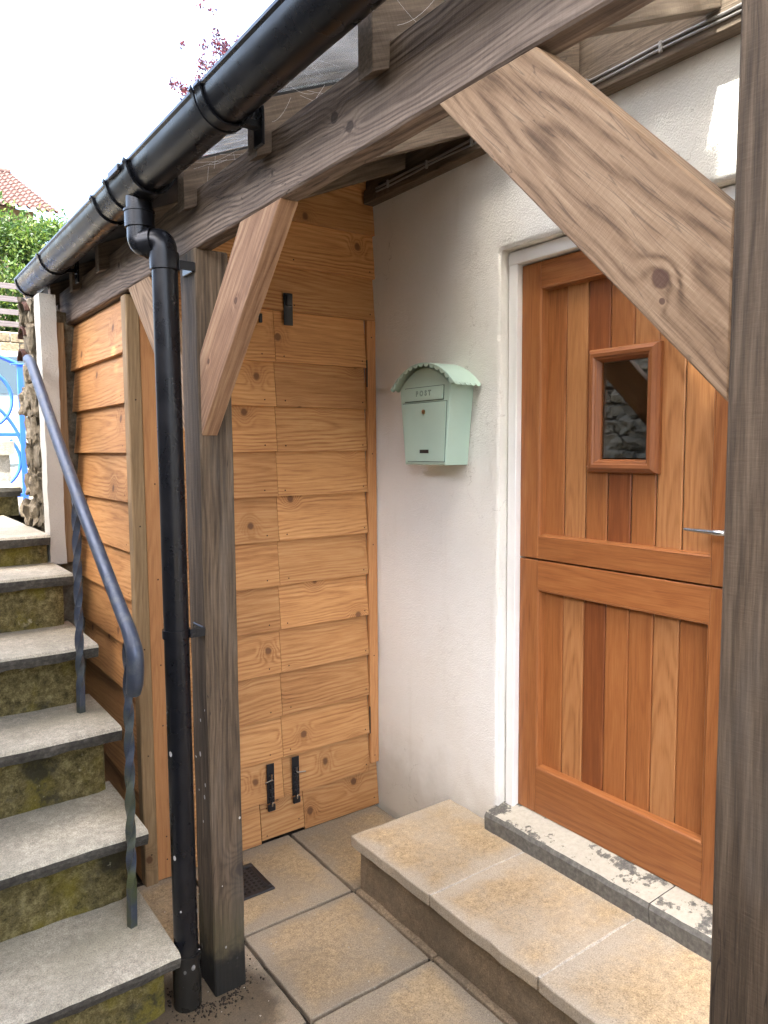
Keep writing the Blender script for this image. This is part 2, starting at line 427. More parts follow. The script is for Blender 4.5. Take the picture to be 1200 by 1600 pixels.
def rubble(name='rubble_stone', cols=((0.05, 0.042, 0.03), (0.17, 0.14, 0.095), (0.36, 0.31, 0.22))):
    g = G(name)
    p = g.pos()
    a = g.noise(p, 26.0, 6.0, 0.7)
    b = g.noise(p, 5.0, 3.0, 0.5)
    c = g.ramp(g.m1('ADD', g.m1('MULTIPLY', a, 0.7), g.m1('MULTIPLY', b, 0.3)), [(0.32, cols[0]), (0.5, cols[1]), (0.7, cols[2])])
    c = g.val(c, g.m1('ADD', 0.75, g.m1('MULTIPLY', g.rnd(), 0.5)))
    return g.bsdf(c, 0.95, g.bump(a, 0.8, 0.015), spec=0.15)
M['rubble'] = rubble()
M['ashlar'] = rubble('garden_wall_stone', ((0.09, 0.07, 0.045), (0.20, 0.16, 0.10), (0.30, 0.25, 0.175)))

def sill():
    g = G('worn_sill_concrete')
    p = g.pos()
    a = g.noise(p, 60.0, 5.0, 0.7)
    b = g.noise(p, 14.0, 5.0, 0.62)
    nx = g.sep(g.nor())
    top = g.m1('GREATER_THAN', nx[2], 0.6)
    bare = g.ramp(a, [(0.25, (0.075, 0.072, 0.064)), (0.5, (0.135, 0.128, 0.112)), (0.78, (0.22, 0.21, 0.185))])
    pn = g.ramp(a, [(0.25, (0.40, 0.37, 0.295)), (0.75, (0.54, 0.505, 0.41))])
    y = g.sep(p)[1]
    pt = g.noise(p, 11.0, 6.0, 0.72)
    f = g.m1('MULTIPLY', g.mr(g.m1('SUBTRACT', pt, g.mr(y, -1.0, -0.76, 0.0, 0.08)), 0.40, 0.46), top)
    rim = g.mr(g.m1('ABSOLUTE', g.m1('SUBTRACT', pt, 0.44)), 0.0, 0.02, 0.7, 0.0)
    c = g.mix(f, bare, pn)
    c = g.mix(g.m1('MULTIPLY', rim, top), c, (0.07, 0.065, 0.055))
    return g.bsdf(c, 0.85, g.bump(g.m1('ADD', a, g.m1('MULTIPLY', f, 1.0)), 0.5, 0.004), spec=0.25)
M['sill'] = sill()

def thin_glass(name, tint=(0.93, 0.95, 0.95), gloss=1.0, dirt=0.06, base=0.04):
    g = G(name)
    tr = g.n('ShaderNodeBsdfTransparent', {'Color': (*tint, 1)})
    gl = g.n('ShaderNodeBsdfGlossy', {'Roughness': 0.02, 'Color': (gloss, gloss, gloss, 1)})
    lw = g.t.nodes.new('ShaderNodeFresnel')
    lw.inputs['IOR'].default_value = 1.5
    fac = g.m1('ADD', lw.outputs[0], base)
    m1 = g.n('ShaderNodeMixShader', {0: fac, 1: tr, 2: gl})
    if dirt:
        p = g.pos()
        df = g.n('ShaderNodeBsdfTranslucent', {'Color': (0.7, 0.7, 0.66, 1)})
        nz = g.mr(g.noise(p, 6.0, 5.0, 0.65), 0.35, 0.75, dirt * 0.4, dirt * 2.2)
        m1 = g.n('ShaderNodeMixShader', {0: nz, 1: m1, 2: df})
    g.t.links.new(m1, g.out.inputs[0])
    return g.m
M['roofglass'] = thin_glass('porch_roof_glass', dirt=0.06)
M['windowglass'] = thin_glass('door_window_glass', tint=(0.7, 0.72, 0.7), dirt=0.0, base=0.16)

def leaf(name, cols, trans=0.35):
    g = G(name)
    i = g.island()
    c = g.ramp(i, [(0.0, cols[0]), (0.5, cols[1]), (1.0, cols[2])])
    d = g.n('ShaderNodeBsdfPrincipled', {'Base Color': c, 'Roughness': 0.45})
    t = g.n('ShaderNodeBsdfTranslucent', {'Color': g.val(c, 1.4)})
    m1 = g.n('ShaderNodeMixShader', {0: trans, 1: d, 2: t})
    g.t.links.new(m1, g.out.inputs[0])
    return g.m
M['hedge'] = leaf('hedge_leaves', ((0.02, 0.055, 0.010), (0.06, 0.115, 0.018), (0.12, 0.165, 0.026)))
M['plum'] = leaf('purple_plum_leaves', ((0.035, 0.012, 0.022), (0.075, 0.018, 0.028), (0.14, 0.035, 0.04)))
M['bark'] = wood('tree_bark', (0.03, 0.02, 0.015), (0.07, 0.05, 0.035), (0.12, 0.09, 0.07), freq=20)
M['clay'] = rubble('clay_tiles', ((0.05, 0.026, 0.022), (0.10, 0.060, 0.052), (0.16, 0.11, 0.098)))
M['darkclay'] = rubble('dark_verge_tile', ((0.03, 0.015, 0.012), (0.075, 0.04, 0.03), (0.13, 0.075, 0.055)))
M['ground'] = rubble('ground_soil', ((0.06, 0.05, 0.035), (0.12, 0.10, 0.07), (0.20, 0.17, 0.12)))
M['felt'] = paint('dark_roof_felt', (0.03, 0.03, 0.032), 0.9, nb=0.3)
M['fence'] = wood('fence_rail', (0.06, 0.048, 0.045), (0.12, 0.10, 0.095), (0.18, 0.155, 0.15), freq=40)
M['carpaint'] = paint('pale_blue_car_paint', (0.42, 0.52, 0.58), 0.25, nb=0.0, coat=0.8)
M['carglass'] = paint('car_window', (0.03, 0.05, 0.06), 0.08, nb=0.0)
M['fascia'] = wood('fascia_timber', (0.18, 0.12, 0.07), (0.32, 0.23, 0.14), (0.42, 0.32, 0.22), freq=40)
M['web'] = paint('cobweb_silk', (0.75, 0.75, 0.75), 0.8)

# ------------------------------------------------------------------ object helpers
WM = {}
def link(name, data, parent=None, mw=None):
    o = bpy.data.objects.new(name, data)
    COL.objects.link(o)
    mw = mw or Matrix.Identity(4)
    WM[o] = mw
    if parent is not None:
        o.parent = parent
        o.matrix_local = WM[parent].inverted() @ mw
    else:
        o.matrix_local = mw
    return o
def tag(o, label=None, cat=None, group=None, kind=None):
    if label: o['label'] = label
    if cat: o['category'] = cat
    if group: o['group'] = group
    if kind: o['kind'] = kind
    return o
def thing(name, loc, label, cat, group=None):
    return tag(link(name, None, None, Matrix.Translation(loc)), label, cat, group)
def T(*v):
    return Matrix.Translation(v)
def basis(c, ex, ey, ez):
    return Matrix(((ex[0], ey[0], ez[0], c[0]), (ex[1], ey[1], ez[1], c[1]), (ex[2], ey[2], ez[2], c[2]), (0, 0, 0, 1)))
def mesh(name, verts, faces, mat, smooth=False):
    me = bpy.data.meshes.new(name)
    me.from_pydata([tuple(v) for v in verts], [], [tuple(f) for f in faces])
    for mm in (mat if isinstance(mat, (list, tuple)) else [mat]):
        me.materials.append(mm)
    if smooth:
        me.shade_smooth()
        me.set_sharp_from_angle(angle=rad(38))
    me.update()
    return me
def from_bm(name, bm, mat, smooth=False):
    me = bpy.data.meshes.new(name)
    bmesh.ops.recalc_face_normals(bm, faces=bm.faces)
    bm.to_mesh(me)
    bm.free()
    for mm in (mat if isinstance(mat, (list, tuple)) else [mat]):
        me.materials.append(mm)
    if smooth:
        me.shade_smooth()
        me.set_sharp_from_angle(angle=rad(38))
    return me
def box_me(name, L, W, H, mat, bev=0.002, jit=0.0, cuts=0, seg=1):
    bm = bmesh.new()
    bmesh.ops.create_cube(bm, size=1.0)
    for v in bm.verts:
        v.co = Vector((v.co.x * L, v.co.y * W, v.co.z * H))
    if cuts:
        es = [e for e in bm.edges if abs((e.verts[0].co - e.verts[1].co).normalized().x) > 0.9]
        bmesh.ops.subdivide_edges(bm, edges=es, cuts=cuts)
    if jit:
        s = random.random() * 100
        for v in bm.verts:
            v.co += Vector((noise.noise(v.co * 6 + Vector((s, 0, 0))), noise.noise(v.co * 6 + Vector((0, s, 0))), noise.noise(v.co * 6 + Vector((0, 0, s))))) * jit
    if bev:
        es = [e for e in bm.edges if len(e.link_faces) == 2 and e.calc_face_angle(0) > 0.6]
        bmesh.ops.bevel(bm, geom=es, offset=bev, segments=seg, affect='EDGES', profile=0.6)
    return from_bm(name, bm, mat)
AX = {'x': ((1, 0, 0), (0, 1, 0), (0, 0, 1)), 'y': ((0, 1, 0), (-1, 0, 0), (0, 0, 1)), 'z': ((0, 0, 1), (0, 1, 0), (-1, 0, 0)),
      'zx': ((0, 0, 1), (1, 0, 0), (0, 1, 0)), 'yz': ((0, 1, 0), (0, 0, 1), (1, 0, 0))}
def bar(name, parent, x0, x1, y0, y1, z0, z1, mat, ax='x', bev=0.002, jit=0.0, cuts=0):
    """axis-aligned box whose local X runs along the grain axis"""
    b = AX[ax]
    d = (abs(x1 - x0), abs(y1 - y0), abs(z1 - z0))
    sz = [sum(abs(b[i][k]) * d[k] for k in range(3)) for i in range(3)]
    c = ((x0 + x1) / 2, (y0 + y1) / 2, (z0 + z1) / 2)
    return link(name, box_me(name, *sz, mat, bev, jit, cuts), parent, basis(c, *b))
def prism(name, parent, pts, ex, ey, c, thick, mat, bev=0.002):
    """polygon pts in the (ex, ey) plane extruded by thick along ez"""
    ex, ey = Vector(ex), Vector(ey)
    ez = ex.cross(ey)
    bm = bmesh.new()
    a = [bm.verts.new((p[0], p[1], -thick / 2)) for p in pts]
    b = [bm.verts.new((p[0], p[1], thick / 2)) for p in pts]
    bm.faces.new(a[::-1]); bm.faces.new(b)
    n = len(pts)
    for i in range(n):
        bm.faces.new((a[i], a[(i + 1) % n], b[(i + 1) % n], b[i]))
    if bev:
        bmesh.ops.bevel(bm, geom=bm.edges[:], offset=bev, segments=1, affect='EDGES')
    return link(name, from_bm(name, bm, mat), parent, basis(c, ex, ey, ez))
def tube_me(name, path, r, mat, seg=14, caps=True, rx=None):
    """swept tube along a path of points; r a number or a list"""
    path = [Vector(p) for p in path]
    n = len(path)
    rs = r if isinstance(r, (list, tuple)) else [r] * n
    vs_, fs = [], []
    t0 = (path[1] - path[0]).normalized()
    nrm = t0.orthogonal().normalized()
    if abs(t0.x) < 0.9:
        nrm = (Vector((1, 0, 0)) - t0 * t0.x).normalized()
    for i in range(n):
        t = (path[min(i + 1, n - 1)] - path[max(i - 1, 0)]).normalized()
        nrm = (nrm - t * nrm.dot(t)).normalized()
        bn = t.cross(nrm)
        for k in range(seg):
            a = 2 * math.pi * k / seg
            vs_.append(path[i] + (nrm * math.cos(a) * (rx or 1.0) + bn * math.sin(a)) * rs[i])
    for i in range(n - 1):
        for k in range(seg):
            fs.append((i * seg + k, i * seg + (k + 1) % seg, (i + 1) * seg + (k + 1) % seg, (i + 1) * seg + k))
    if caps:
        fs.append(tuple(range(seg))[::-1])
        fs.append(tuple((n - 1) * seg + k for k in range(seg)))
    return mesh(name, vs_, fs, mat, smooth=True)
def tube(name, parent, path, r, mat, seg=14, rx=None):
    return link(name, tube_me(name, path, r, mat, seg, True, rx), parent, Matrix.Identity(4))
def arc_pts(c, r, a0, a1, n, plane='xz'):
    out = []
    for i in range(n + 1):
        a = a0 + (a1 - a0) * i / n
        if plane == 'xz': out.append((c[0] + r * math.cos(a), c[1], c[2] + r * math.sin(a)))
        else: out.append((c[0], c[1] + r * math.cos(a), c[2] + r * math.sin(a)))
    return out
def fillet(pts, rad_, n=8):
    """round the inner corners of a polyline"""
    P = [Vector(p) for p in pts]
    out = [P[0]]
    for i in range(1, len(P) - 1):
        a, b, c = P[i - 1], P[i], P[i + 1]
        d1, d2 = (a - b), (c - b)
        q = min(rad_, d1.length * 0.49, d2.length * 0.49)
        p1, p2 = b + d1.normalized() * q, b + d2.normalized() * q
        for k in range(n + 1):
            t = k / n
            out.append(p1 * (1 - t) ** 2 + b * 2 * t * (1 - t) + p2 * t * t)
    out.append(P[-1])
    return out
def rock(name, parent, c, size, mat, seed, rough_=0.18, sub=2, flat=None):
    bm = bmesh.new()
    bmesh.ops.create_icosphere(bm, subdivisions=sub, radius=1.0)
    s = Vector((seed * 3.1, seed * 1.7, seed * 0.9))
    for v in bm.verts:
        d = v.co.normalized()
        q = Vector([math.copysign(abs(k) ** 0.6, k) for k in d])
        q *= 1.0 + rough_ * noise.noise(d * 1.6 + s) + rough_ * 0.7 * noise.noise(d * 4.0 + s) + rough_ * 0.45 * noise.noise(d * 9.0 + s)
        v.co = Vector((q.x * size[0] / 2, q.y * size[1] / 2, q.z * size[2] / 2))
    return link(name, from_bm(name, bm, mat, False), parent, T(*c))
def discs(name, parent, pts, nrm, r, mat):
    """small screw heads, one joined part"""
    vs_, fs = [], []
    nrm = Vector(nrm).normalized()
    a = nrm.orthogonal().normalized(); b = nrm.cross(a)
    for p in pts:
        p = Vector(p); k0 = len(vs_)
        for k in range(7):
            th = k * 2 * math.pi / 7
            vs_.append(p + (a * math.cos(th) + b * math.sin(th)) * r)
        vs_.append(p + nrm * r * 0.35)
        for k in range(7):
            fs.append((k0 + k, k0 + (k + 1) % 7, k0 + 7))
    o = link(name, mesh(name, vs_, fs, mat), parent, Matrix.Identity(4))
    return tag(o, kind='stuff')

# ================================================================== GROUND AND PAVING
gs = []
gv = [(-40, -40, -0.045), (40, -40, -0.045), (40, 60, -0.045), (-40, 60, -0.045)]
tag(link('ground', mesh('ground', gv, [(0, 1, 2, 3)], M['ground'])), kind='structure')
pv = tag(link('paving', mesh('paving', [(-2.6, -6, -0.018), (0, -6, -0.018), (0, 0.06, -0.018), (-2.6, 0.06, -0.018)], [(0, 1, 2, 3)], M['joint'])), kind='structure')
def paver(xa, xb, ya, yb, dz=0.0, mat='paver', name='paver', par=None, z1=0.0, th=0.03, jit=0.004):
    bm = bmesh.new()
    L, W = xb - xa, yb - ya
    bmesh.ops.create_grid(bm, x_segments=10, y_segments=10, size=0.5)
    s = random.random() * 50
    for v in bm.verts:
        v.co = Vector((v.co.x * L, v.co.y * W, 0))
        ex, ey = abs(abs(v.co.x) - L / 2) < 1e-5, abs(abs(v.co.y) - W / 2) < 1e-5
        n1 = noise.noise(Vector((v.co.x * 14 + s, v.co.y * 14, 0)))
        if ex: v.co.x += n1 * jit
        if ey: v.co.y += n1 * jit
        v.co.z += noise.noise(Vector((v.co.x * 6 + s, v.co.y * 6, 3))) * 0.0018
        if ex and ey: v.co.x *= 0.994; v.co.y *= 0.994
    bd = [e for e in bm.edges if len(e.link_faces) == 1]
    r = bmesh.ops.extrude_edge_only(bm, edges=bd)
    nv = [v for v in r['geom'] if isinstance(v, bmesh.types.BMVert)]
    for v in nv: v.co.z -= 0.003; v.co.x += math.copysign(0.002, v.co.x); v.co.y += math.copysign(0.002, v.co.y)
    bd = [e for e in r['geom'] if isinstance(e, bmesh.types.BMEdge) and all(v in nv for v in e.verts)]
    r = bmesh.ops.extrude_edge_only(bm, edges=bd)
    nv = [v for v in r['geom'] if isinstance(v, bmesh.types.BMVert)]
    for v in nv: v.co.z -= th - 0.003
    return link(name, from_bm(name, bm, M[mat]), par or pv, T((xa + xb) / 2, (ya + yb) / 2, z1 + dz))
gx = [-1.805, -1.357, -0.908, -0.460, -0.012]
gy = [-2.735, -2.285, -1.835, -1.383, -0.932, -0.484, 0.016]
for i in range(len(gx) - 1):
    for j in range(len(gy) - 1):
        g_ = 0.0085
        xa, xb, ya, yb = gx[i] + g_, gx[i + 1] - g_, gy[j] + g_, gy[j + 1] - g_
        if i == 3 and j < 5:
            continue
        if i < 2 and j == 5 and i == 0:
            continue
        paver(xa, xb, ya, yb, random.uniform(-0.002, 0.002))
for j in range(0, 5):
    paver(-0.4535, -0.425, gy[j] + 0.006, gy[j + 1] - 0.006, -0.002, 'stepbase', jit=0.003)
# soil and moss crumbs gathered round the post foot
sv, sf = [], []
for k in range(620):
    a, d = random.uniform(0, 6.283), abs(random.gauss(0, 0.035)) + 0.055
    cx, cy = -1.085 + math.cos(a) * d * 1.2, -0.645 + math.sin(a) * d
    s = random.uniform(0.0015, 0.005)
    b0 = len(sv)
    for q in ((1, 0, 0), (-0.5, 0.86, 0), (-0.5, -0.86, 0), (0, 0, 1.0)):
        sv.append((cx + q[0] * s, cy + q[1] * s, 0.001 + q[2] * s * random.uniform(0.6, 1.6)))
    sf += [(b0, b0 + 1, b0 + 3), (b0 + 1, b0 + 2, b0 + 3), (b0 + 2, b0, b0 + 3)]
tag(link('soil_crumbs', mesh('soil_crumbs', sv, sf, M['joint'])), 'dark soil and moss crumbs gathered at the foot of the post', 'soil', kind='stuff')

# drain grate
dg = thing('drain_grate', (-0.79, -0.2, 0.0), 'black iron square drain grate set in the paving behind the downpipe post', 'drain grate')
x0, x1, y0, y1 = -0.885, -0.690, -0.303, -0.098
for a in ((x0, x1, y0, y0 + 0.022), (x0, x1, y1 - 0.022, y1)):
    bar('frame_bar', dg, a[0], a[1], a[2], a[3], -0.004, 0.007, M['black'], 'x', 0.003)
for a in ((x0, x0 + 0.022), (x1 - 0.022, x1)):
    bar('frame_bar', dg, a[0], a[1], y0 + 0.0225, y1 - 0.0225, -0.004, 0.0065, M['black'], 'y', 0.003)
for k in range(1, 8):
    xx = x0 + 0.022 + k * (x1 - x0 - 0.044) / 8
    bar('grid_bar', dg, xx - 0.004, xx + 0.004, y0 + 0.022, y1 - 0.022, -0.004, 0.004, M['black'], 'y', 0)
    yy = y0 + 0.022 + k * (y1 - y0 - 0.044) / 8
    bar('cross_bar', dg, x0 + 0.022, x1 - 0.022, yy - 0.004, yy + 0.004, -0.004, 0.0045, M['black'], 'x', 0)
bar('dark_sump_sheet', dg, x0 + 0.01, x1 - 0.01, y0 + 0.01, y1 - 0.01, 0.0012, 0.0022, M['dark'], 'x', 0)  # near-black sheet painted in for the shaded hollow under the grate

# ================================================================== COTTAGE
DY0, DY1, DZ0, DZ1 = -1.660, -0.757, 0.27, 2.307          # door opening
cot = thing('cottage', (1.5, -2.0, 0.0), 'white rendered cottage wall with a stable door under the timber porch', 'cottage')
def wall_mesh():
    ys = sorted(set([round(v, 4) for v in np.arange(-4.2, DY0, 0.04)] + [DY0] + [round(v, 4) for v in np.linspace(DY0, DY1, 40)] + [round(v, 4) for v in np.linspace(DY1, 0.3, 52)] + [0.7, 1.1, 1.3]))
    zs = sorted(set([-0.04] + [round(v, 4) for v in np.linspace(-0.04, DZ0, 14)] + [round(v, 4) for v in np.linspace(DZ0, DZ1, 90)] + [round(v, 4) for v in np.linspace(DZ1, 2.75, 22)] + [2.9, 3.1, 3.3, 3.44]))
    Y, Z = np.array(ys), np.array(zs)
    vs_, fs = [], []
    idx = {}
    e = 1e-4
    def bump(y, z):
        return 0.006 * noise.noise(Vector((y * 2.3, z * 2.0, 0))) + 0.0025 * noise.noise(Vector((y * 11, z * 11, 5)))
    def vid(i, j, layer=0):
        k = (i, j, layer)
        if k not in idx:
            y, z = Y[i], Z[j]
            x = bump(y, z) if z < 2.8 and y < 0.3 else 0.0
            oy = oz = 0
            onb = (DY0 - e <= y <= DY1 + e and DZ0 - e <= z <= DZ1 + e) and (abs(y - DY0) < e or abs(y - DY1) < e or abs(z - DZ0) < e or abs(z - DZ1) < e)
            if onb:
                q = 0.0045 * noise.noise(Vector((y * 22, z * 22, layer * 2.0))) + 0.004 * noise.noise(Vector((y * 5, z * 5, 9)))
                if abs(y - DY1) < e: oy = q
                if abs(z - DZ1) < e: oz = q
                x = x + 0.012 * layer * layer * 0.55 + (0.0 if layer else 0.003)
            idx[k] = len(vs_)
            vs_.append((x, y + oy, z + oz))
        return idx[k]
    for i in range(len(Y) - 1):
        for j in range(len(Z) - 1):
            ym, zm = (Y[i] + Y[i + 1]) / 2, (Z[j] + Z[j + 1]) / 2
            if DY0 < ym < DY1 and DZ0 < zm < DZ1:
                continue
            fs.append((vid(i, j), vid(i, j + 1), vid(i + 1, j + 1), vid(i + 1, j)))
    iy0 = [k for k, v in enumerate(Y) if abs(v - DY0) < e][0]; iy1 = [k for k, v in enumerate(Y) if abs(v - DY1) < e][0]
    jz0 = [k for k, v in enumerate(Z) if abs(v - DZ0) < e][0]; jz1 = [k for k, v in enumerate(Z) if abs(v - DZ1) < e][0]
    for L in range(4):
        for j in range(jz0, jz1):
            fs.append((vid(iy1, j, L), vid(iy1, j, L + 1), vid(iy1, j + 1, L + 1), vid(iy1, j + 1, L)))
            fs.append((vid(iy0, j, L), vid(iy0, j + 1, L), vid(iy0, j + 1, L + 1), vid(iy0, j, L + 1)))
        for i in range(iy0, iy1):
            fs.append((vid(i, jz1, L), vid(i + 1, jz1, L), vid(i + 1, jz1, L + 1), vid(i, jz1, L + 1)))
    # outer shell: gables, back wall
    b = len(vs_)
    vs_ += [(0.0, 1.3, -0.04), (0.0, 1.3, 3.44), (6.0, 1.3, -0.04), (6.0, 1.3, 3.44), (3.0, 1.3, 5.9),
            (0.0, -4.2, -0.04), (0.0, -4.2, 3.44), (6.0, -4.2, -0.04), (6.0, -4.2, 3.44), (3.0, -4.2, 5.9)]
    fs += [(b, b + 2, b + 3, b + 4, b + 1), (b + 5, b + 6, b + 9, b + 8, b + 7), (b + 2, b + 7, b + 8, b + 3)]
    return mesh('wall', vs_, fs, M['render'], smooth=False)
wo_ = link('wall', wall_mesh(), cot)
for p in wo_.data.polygons:
    p.use_smooth = True
# the roof, well above the porch
def slab_quad(name, par, a, b, c, d, th, mat):
    a, b, c, d = map(Vector, (a, b, c, d))
    n = (b - a).cross(d - a).normalized() * th
    vs_ = [a, b, c, d, a + n, b + n, c + n, d + n]
    return link(name, mesh(name, vs_, [(3, 2, 1, 0), (4, 5, 6, 7), (0, 1, 5, 4), (1, 2, 6, 5), (2, 3, 7, 6), (3, 0, 4, 7)], mat), par)
slab_quad('roof', cot, (-0.12, 1.4, 3.42), (-0.12, -4.3, 3.42), (3.0, -4.3, 5.98), (3.0, 1.4, 5.98), -0.06, M['clay'])
slab_quad('roof', cot, (3.0, 1.4, 5.98), (3.0, -4.3, 5.98), (6.12, -4.3, 3.42), (6.12, 1.4, 3.42), -0.06, M['clay'])
bar('fascia', cot, -0.075, -0.05, -4.25, 1.35, 3.30, 3.42, M['fascia'], 'y')
bar('soffit', cot, -0.049, 0.0, -4.25, 1.35, 3.305, 3.325, M['fascia'], 'y')

# door frame (white)
fr = link('door_frame', box_me('door_frame', 0.05, 0.05, 0.02, M['whitepaint'], 0), cot, T(0.13, -1.2, 2.285))
FX = 0.036
bar('jamb', fr, FX, 0.12, -0.803, -0.762, 0.285, 2.2655, M['whitepaint'], 'z', 0.003)
bar('jamb', fr, FX, 0.12, -1.658, -1.618, 0.285, 2.2655, M['whitepaint'], 'z', 0.003)
bar('head', fr, FX - 0.003, 0.12, -1.658, -0.762, 2.2565, 2.302, M['whitepaint'], 'y', 0.003)

# door leaves
DX = 0.060
def door_board(name, par, y0, y1, z0, z1, xf, xb, ax='z', mat='door', bev=0.002):
    b = ((0, 0, 1), (0, -1, 0), (1, 0, 0)) if ax == 'z' else ((0, -1, 0), (0, 0, -1), (1, 0, 0))
    L, W = (z1 - z0, y1 - y0) if ax == 'z' else (y1 - y0, z1 - z0)
    if ax == 'z':
        ex, ey, ez = Vector((0, 0, 1)), Vector((0, 1, 0)), Vector((-1, 0, 0))
    else:
        ex, ey, ez = Vector((0, -1, 0)), Vector((0, 0, 1)), Vector((-1, 0, 0))
    return link(name, box_me(name, L, W, xb - xf, M[mat], bev), par, basis(((xf + xb) / 2, (y0 + y1) / 2, (z0 + z1) / 2), ex, ey, ez))
def mitre_frame(name, par, y0, y1, z0, z1, prof, xb, mats):
    """four mitred lengths of a profile [(inset, height towards the viewer)] round a rectangle; y0 < y1"""
    def corner(t, h, k):
        yy = (y1 - t, y0 + t, y0 + t, y1 - t)[k]
        zz = (z0 + t, z0 + t, z1 - t, z1 - t)[k]
        return Vector((xb - h, yy, zz))
    for s in range(4):
        A = [corner(t, h, s) for t, h in prof]
        B = [corner(t, h, (s + 1) % 4) for t, h in prof]
        c = sum(A + B, Vector()) / (2 * len(A))
        ex = (B[0] - A[0]).normalized(); ez = Vector((-1, 0, 0)); ey = ez.cross(ex)
        mw = basis(c, ex, ey, ez); inv = mw.inverted()
        vs_ = [inv @ v for v in A + B]
        n = len(A)
        fs = [(i, (i + 1) % n, n + (i + 1) % n, n + i) for i in range(n)] + [tuple(range(n))[::-1], tuple(range(n, 2 * n))]
        bm = bmesh.new()
        bv = [bm.verts.new(v) for v in vs_]
        for f in fs: bm.faces.new([bv[i] for i in f])
        link(name, from_bm(name, bm, mats[s] if isinstance(mats, list) else mats), par, mw)
leafL = link('door_leaf', box_me('door_leaf', 0.60, 0.66, 0.016, M['door'], 0), cot, basis((0.101, -1.209, 0.80), (0, 0, 1), (0, 1, 0), (-1, 0, 0)))
tag(leafL, 'lower stable door leaf with a wide plain bottom rail')
leafU = link('door_leaf', box_me('door_leaf', 0.28, 0.66, 0.016, M['door'], 0), cot, basis((0.101, -1.209, 2.055), (0, 0, 1), (0, 1, 0), (-1, 0, 0)))
tag(leafU, 'upper stable door leaf with a small glazed window')
YL, YR = -0.804, -1.616
pj = [-0.894, -0.982, -1.0705, -1.1585, -1.2470, -1.335, -1.4225, -1.511]
def leaf_frame(par, z0, z1, rb, rt):
    door_board('stile', par, -0.888, YL, z0, z1, DX, 0.112)
    door_board('stile', par, YR, -1.532, z0, z1, DX, 0.112)
    door_board('rail', par, -1.5315, -0.8885, z0, rb, DX + 0.0006, 0.112, 'y')
    door_board('rail', par, -1.5315, -0.8885, rt, z1, DX + 0.0006, 0.112, 'y')
    mitre_frame('moulding', par, -1.5315, -0.8885, rb, rt, [(0, 0.0), (0, 0.0277), (0.003, 0.0282), (0.0065, 0.0245), (0.0105, 0.004), (0.0105, 0.0)], 0.0885, M['door'])
leaf_frame(leafL, 0.306, 1.2265, 0.472, 1.124)
leaf_frame(leafU, 1.2325, 2.252, 1.309, 2.165)
for k in range(7):
    a, b = pj[k + 1] + 0.0017, pj[k] - 0.0017
    if k == 0: b = -0.889
    if k == 6: a = -1.53
    ml = ('door', 'door_light', 'door_deep', 'door', 'door', 'door_light', 'door')[k]
    mu = ('door', 'door_light', 'door_deep', 'door', 'door_light', 'door_light', 'door_light')[k]
    mu2 = ('door', 'door_light', 'door', 'door_deep', 'door', 'door_light', 'door_light')[k]
    door_board('plank', leafL, a, b, 0.465, 1.13, 0.0875, 0.097, mat=ml, bev=0.003)
    if 2 <= k <= 4:
        door_board('plank', leafU, a, b, 1.30, 1.56, 0.0875, 0.097, mat=mu2, bev=0.003)
        door_board('plank', leafU, a, b, 1.915, 2.17, 0.0875, 0.097, mat=mu, bev=0.003)
    else:
        door_board('plank', leafU, a, b, 1.30, 2.17, 0.0875, 0.097, mat=mu, bev=0.003)
door_board('plank', leafU, -1.110, -1.0725, 1.5605, 1.9145, 0.0875, 0.097, mat='door_deep', bev=0.001)
door_board('plank', leafU, -1.3335, -1.315, 1.5605, 1.9145, 0.0875, 0.097, mat='door', bev=0.001)
mitre_frame('window_frame', leafU, -1.349, -1.092, 1.540, 1.932, [(0, 0.0), (0, 0.014), (0.006, 0.026), (0.016, 0.034), (0.026, 0.033), (0.030, 0.028), (0.034, 0.027), (0.043, 0.010), (0.043, 0.0)], 0.0875, M['door_dark'])
link('pane', box_me('pane', 0.30, 0.172, 0.004, M['windowglass'], 0), leafU, basis((0.0865, -1.2255, 1.737), (0, 0, 1), (0, 1, 0), (-1, 0, 0)))
hd = link('handle', tube_me('handle', fillet([(0.058, -1.588, 1.388), (0.012, -1.588, 1.388), (0.010, -1.570, 1.388), (0.014, -1.476, 1.390)], 0.02, 5), [0.0085] * 9 + [0.008, 0.008, 0.0075, 0.007, 0.0045], M['steel'], 10), leafU)
bar('handle_plate', leafU, 0.052, 0.0595, -1.606, -1.574, 1.30, 1.44, M['steel'], 'z', 0.002)

# concrete door sill, cracked through near its right end
def sill_piece(ya, yb, cut_a=None, cut_b=None):
    prof = [(-0.052, 0.214), (-0.054, 0.270), (-0.045, 0.284), (0.02, 0.297), (0.062, 0.3045), (0.11, 0.3048), (0.11, 0.2142)]
    n = max(2, int(abs(yb - ya) / 0.03))
    vs_, fs = [], []
    m = len(prof)
    for i in range(n + 1):
        t = i / n
        for k, (px, pz) in enumerate(prof):
            y = ya + (yb - ya) * t
            if cut_a and i == 0: y += cut_a(px, pz)
            if cut_b and i == n: y += cut_b(px, pz)
            j = 0.004 if k in (0, 1, 2, 3) else 0.0
            kk = 0 if k <= 2 else k
            vs_.append((px + noise.noise(Vector((y * 15, kk, 1))) * j, y, pz + (noise.noise(Vector((y * 18, kk, 7))) * j * 0.6 if k else 0)))
    for i in range(n):
        for k in range(m):
            fs.append((i * m + k, i * m + (k + 1) % m, (i + 1) * m + (k + 1) % m, (i + 1) * m + k))
    fs += [tuple(range(m))[::-1], tuple(n * m + k for k in range(m))]
    bm = bmesh.new(); bv = [bm.verts.new(v) for v in vs_]
    for f in fs: bm.faces.new([bv[i] for i in f])
    return from_bm('sill_piece', bm, M['sill'])
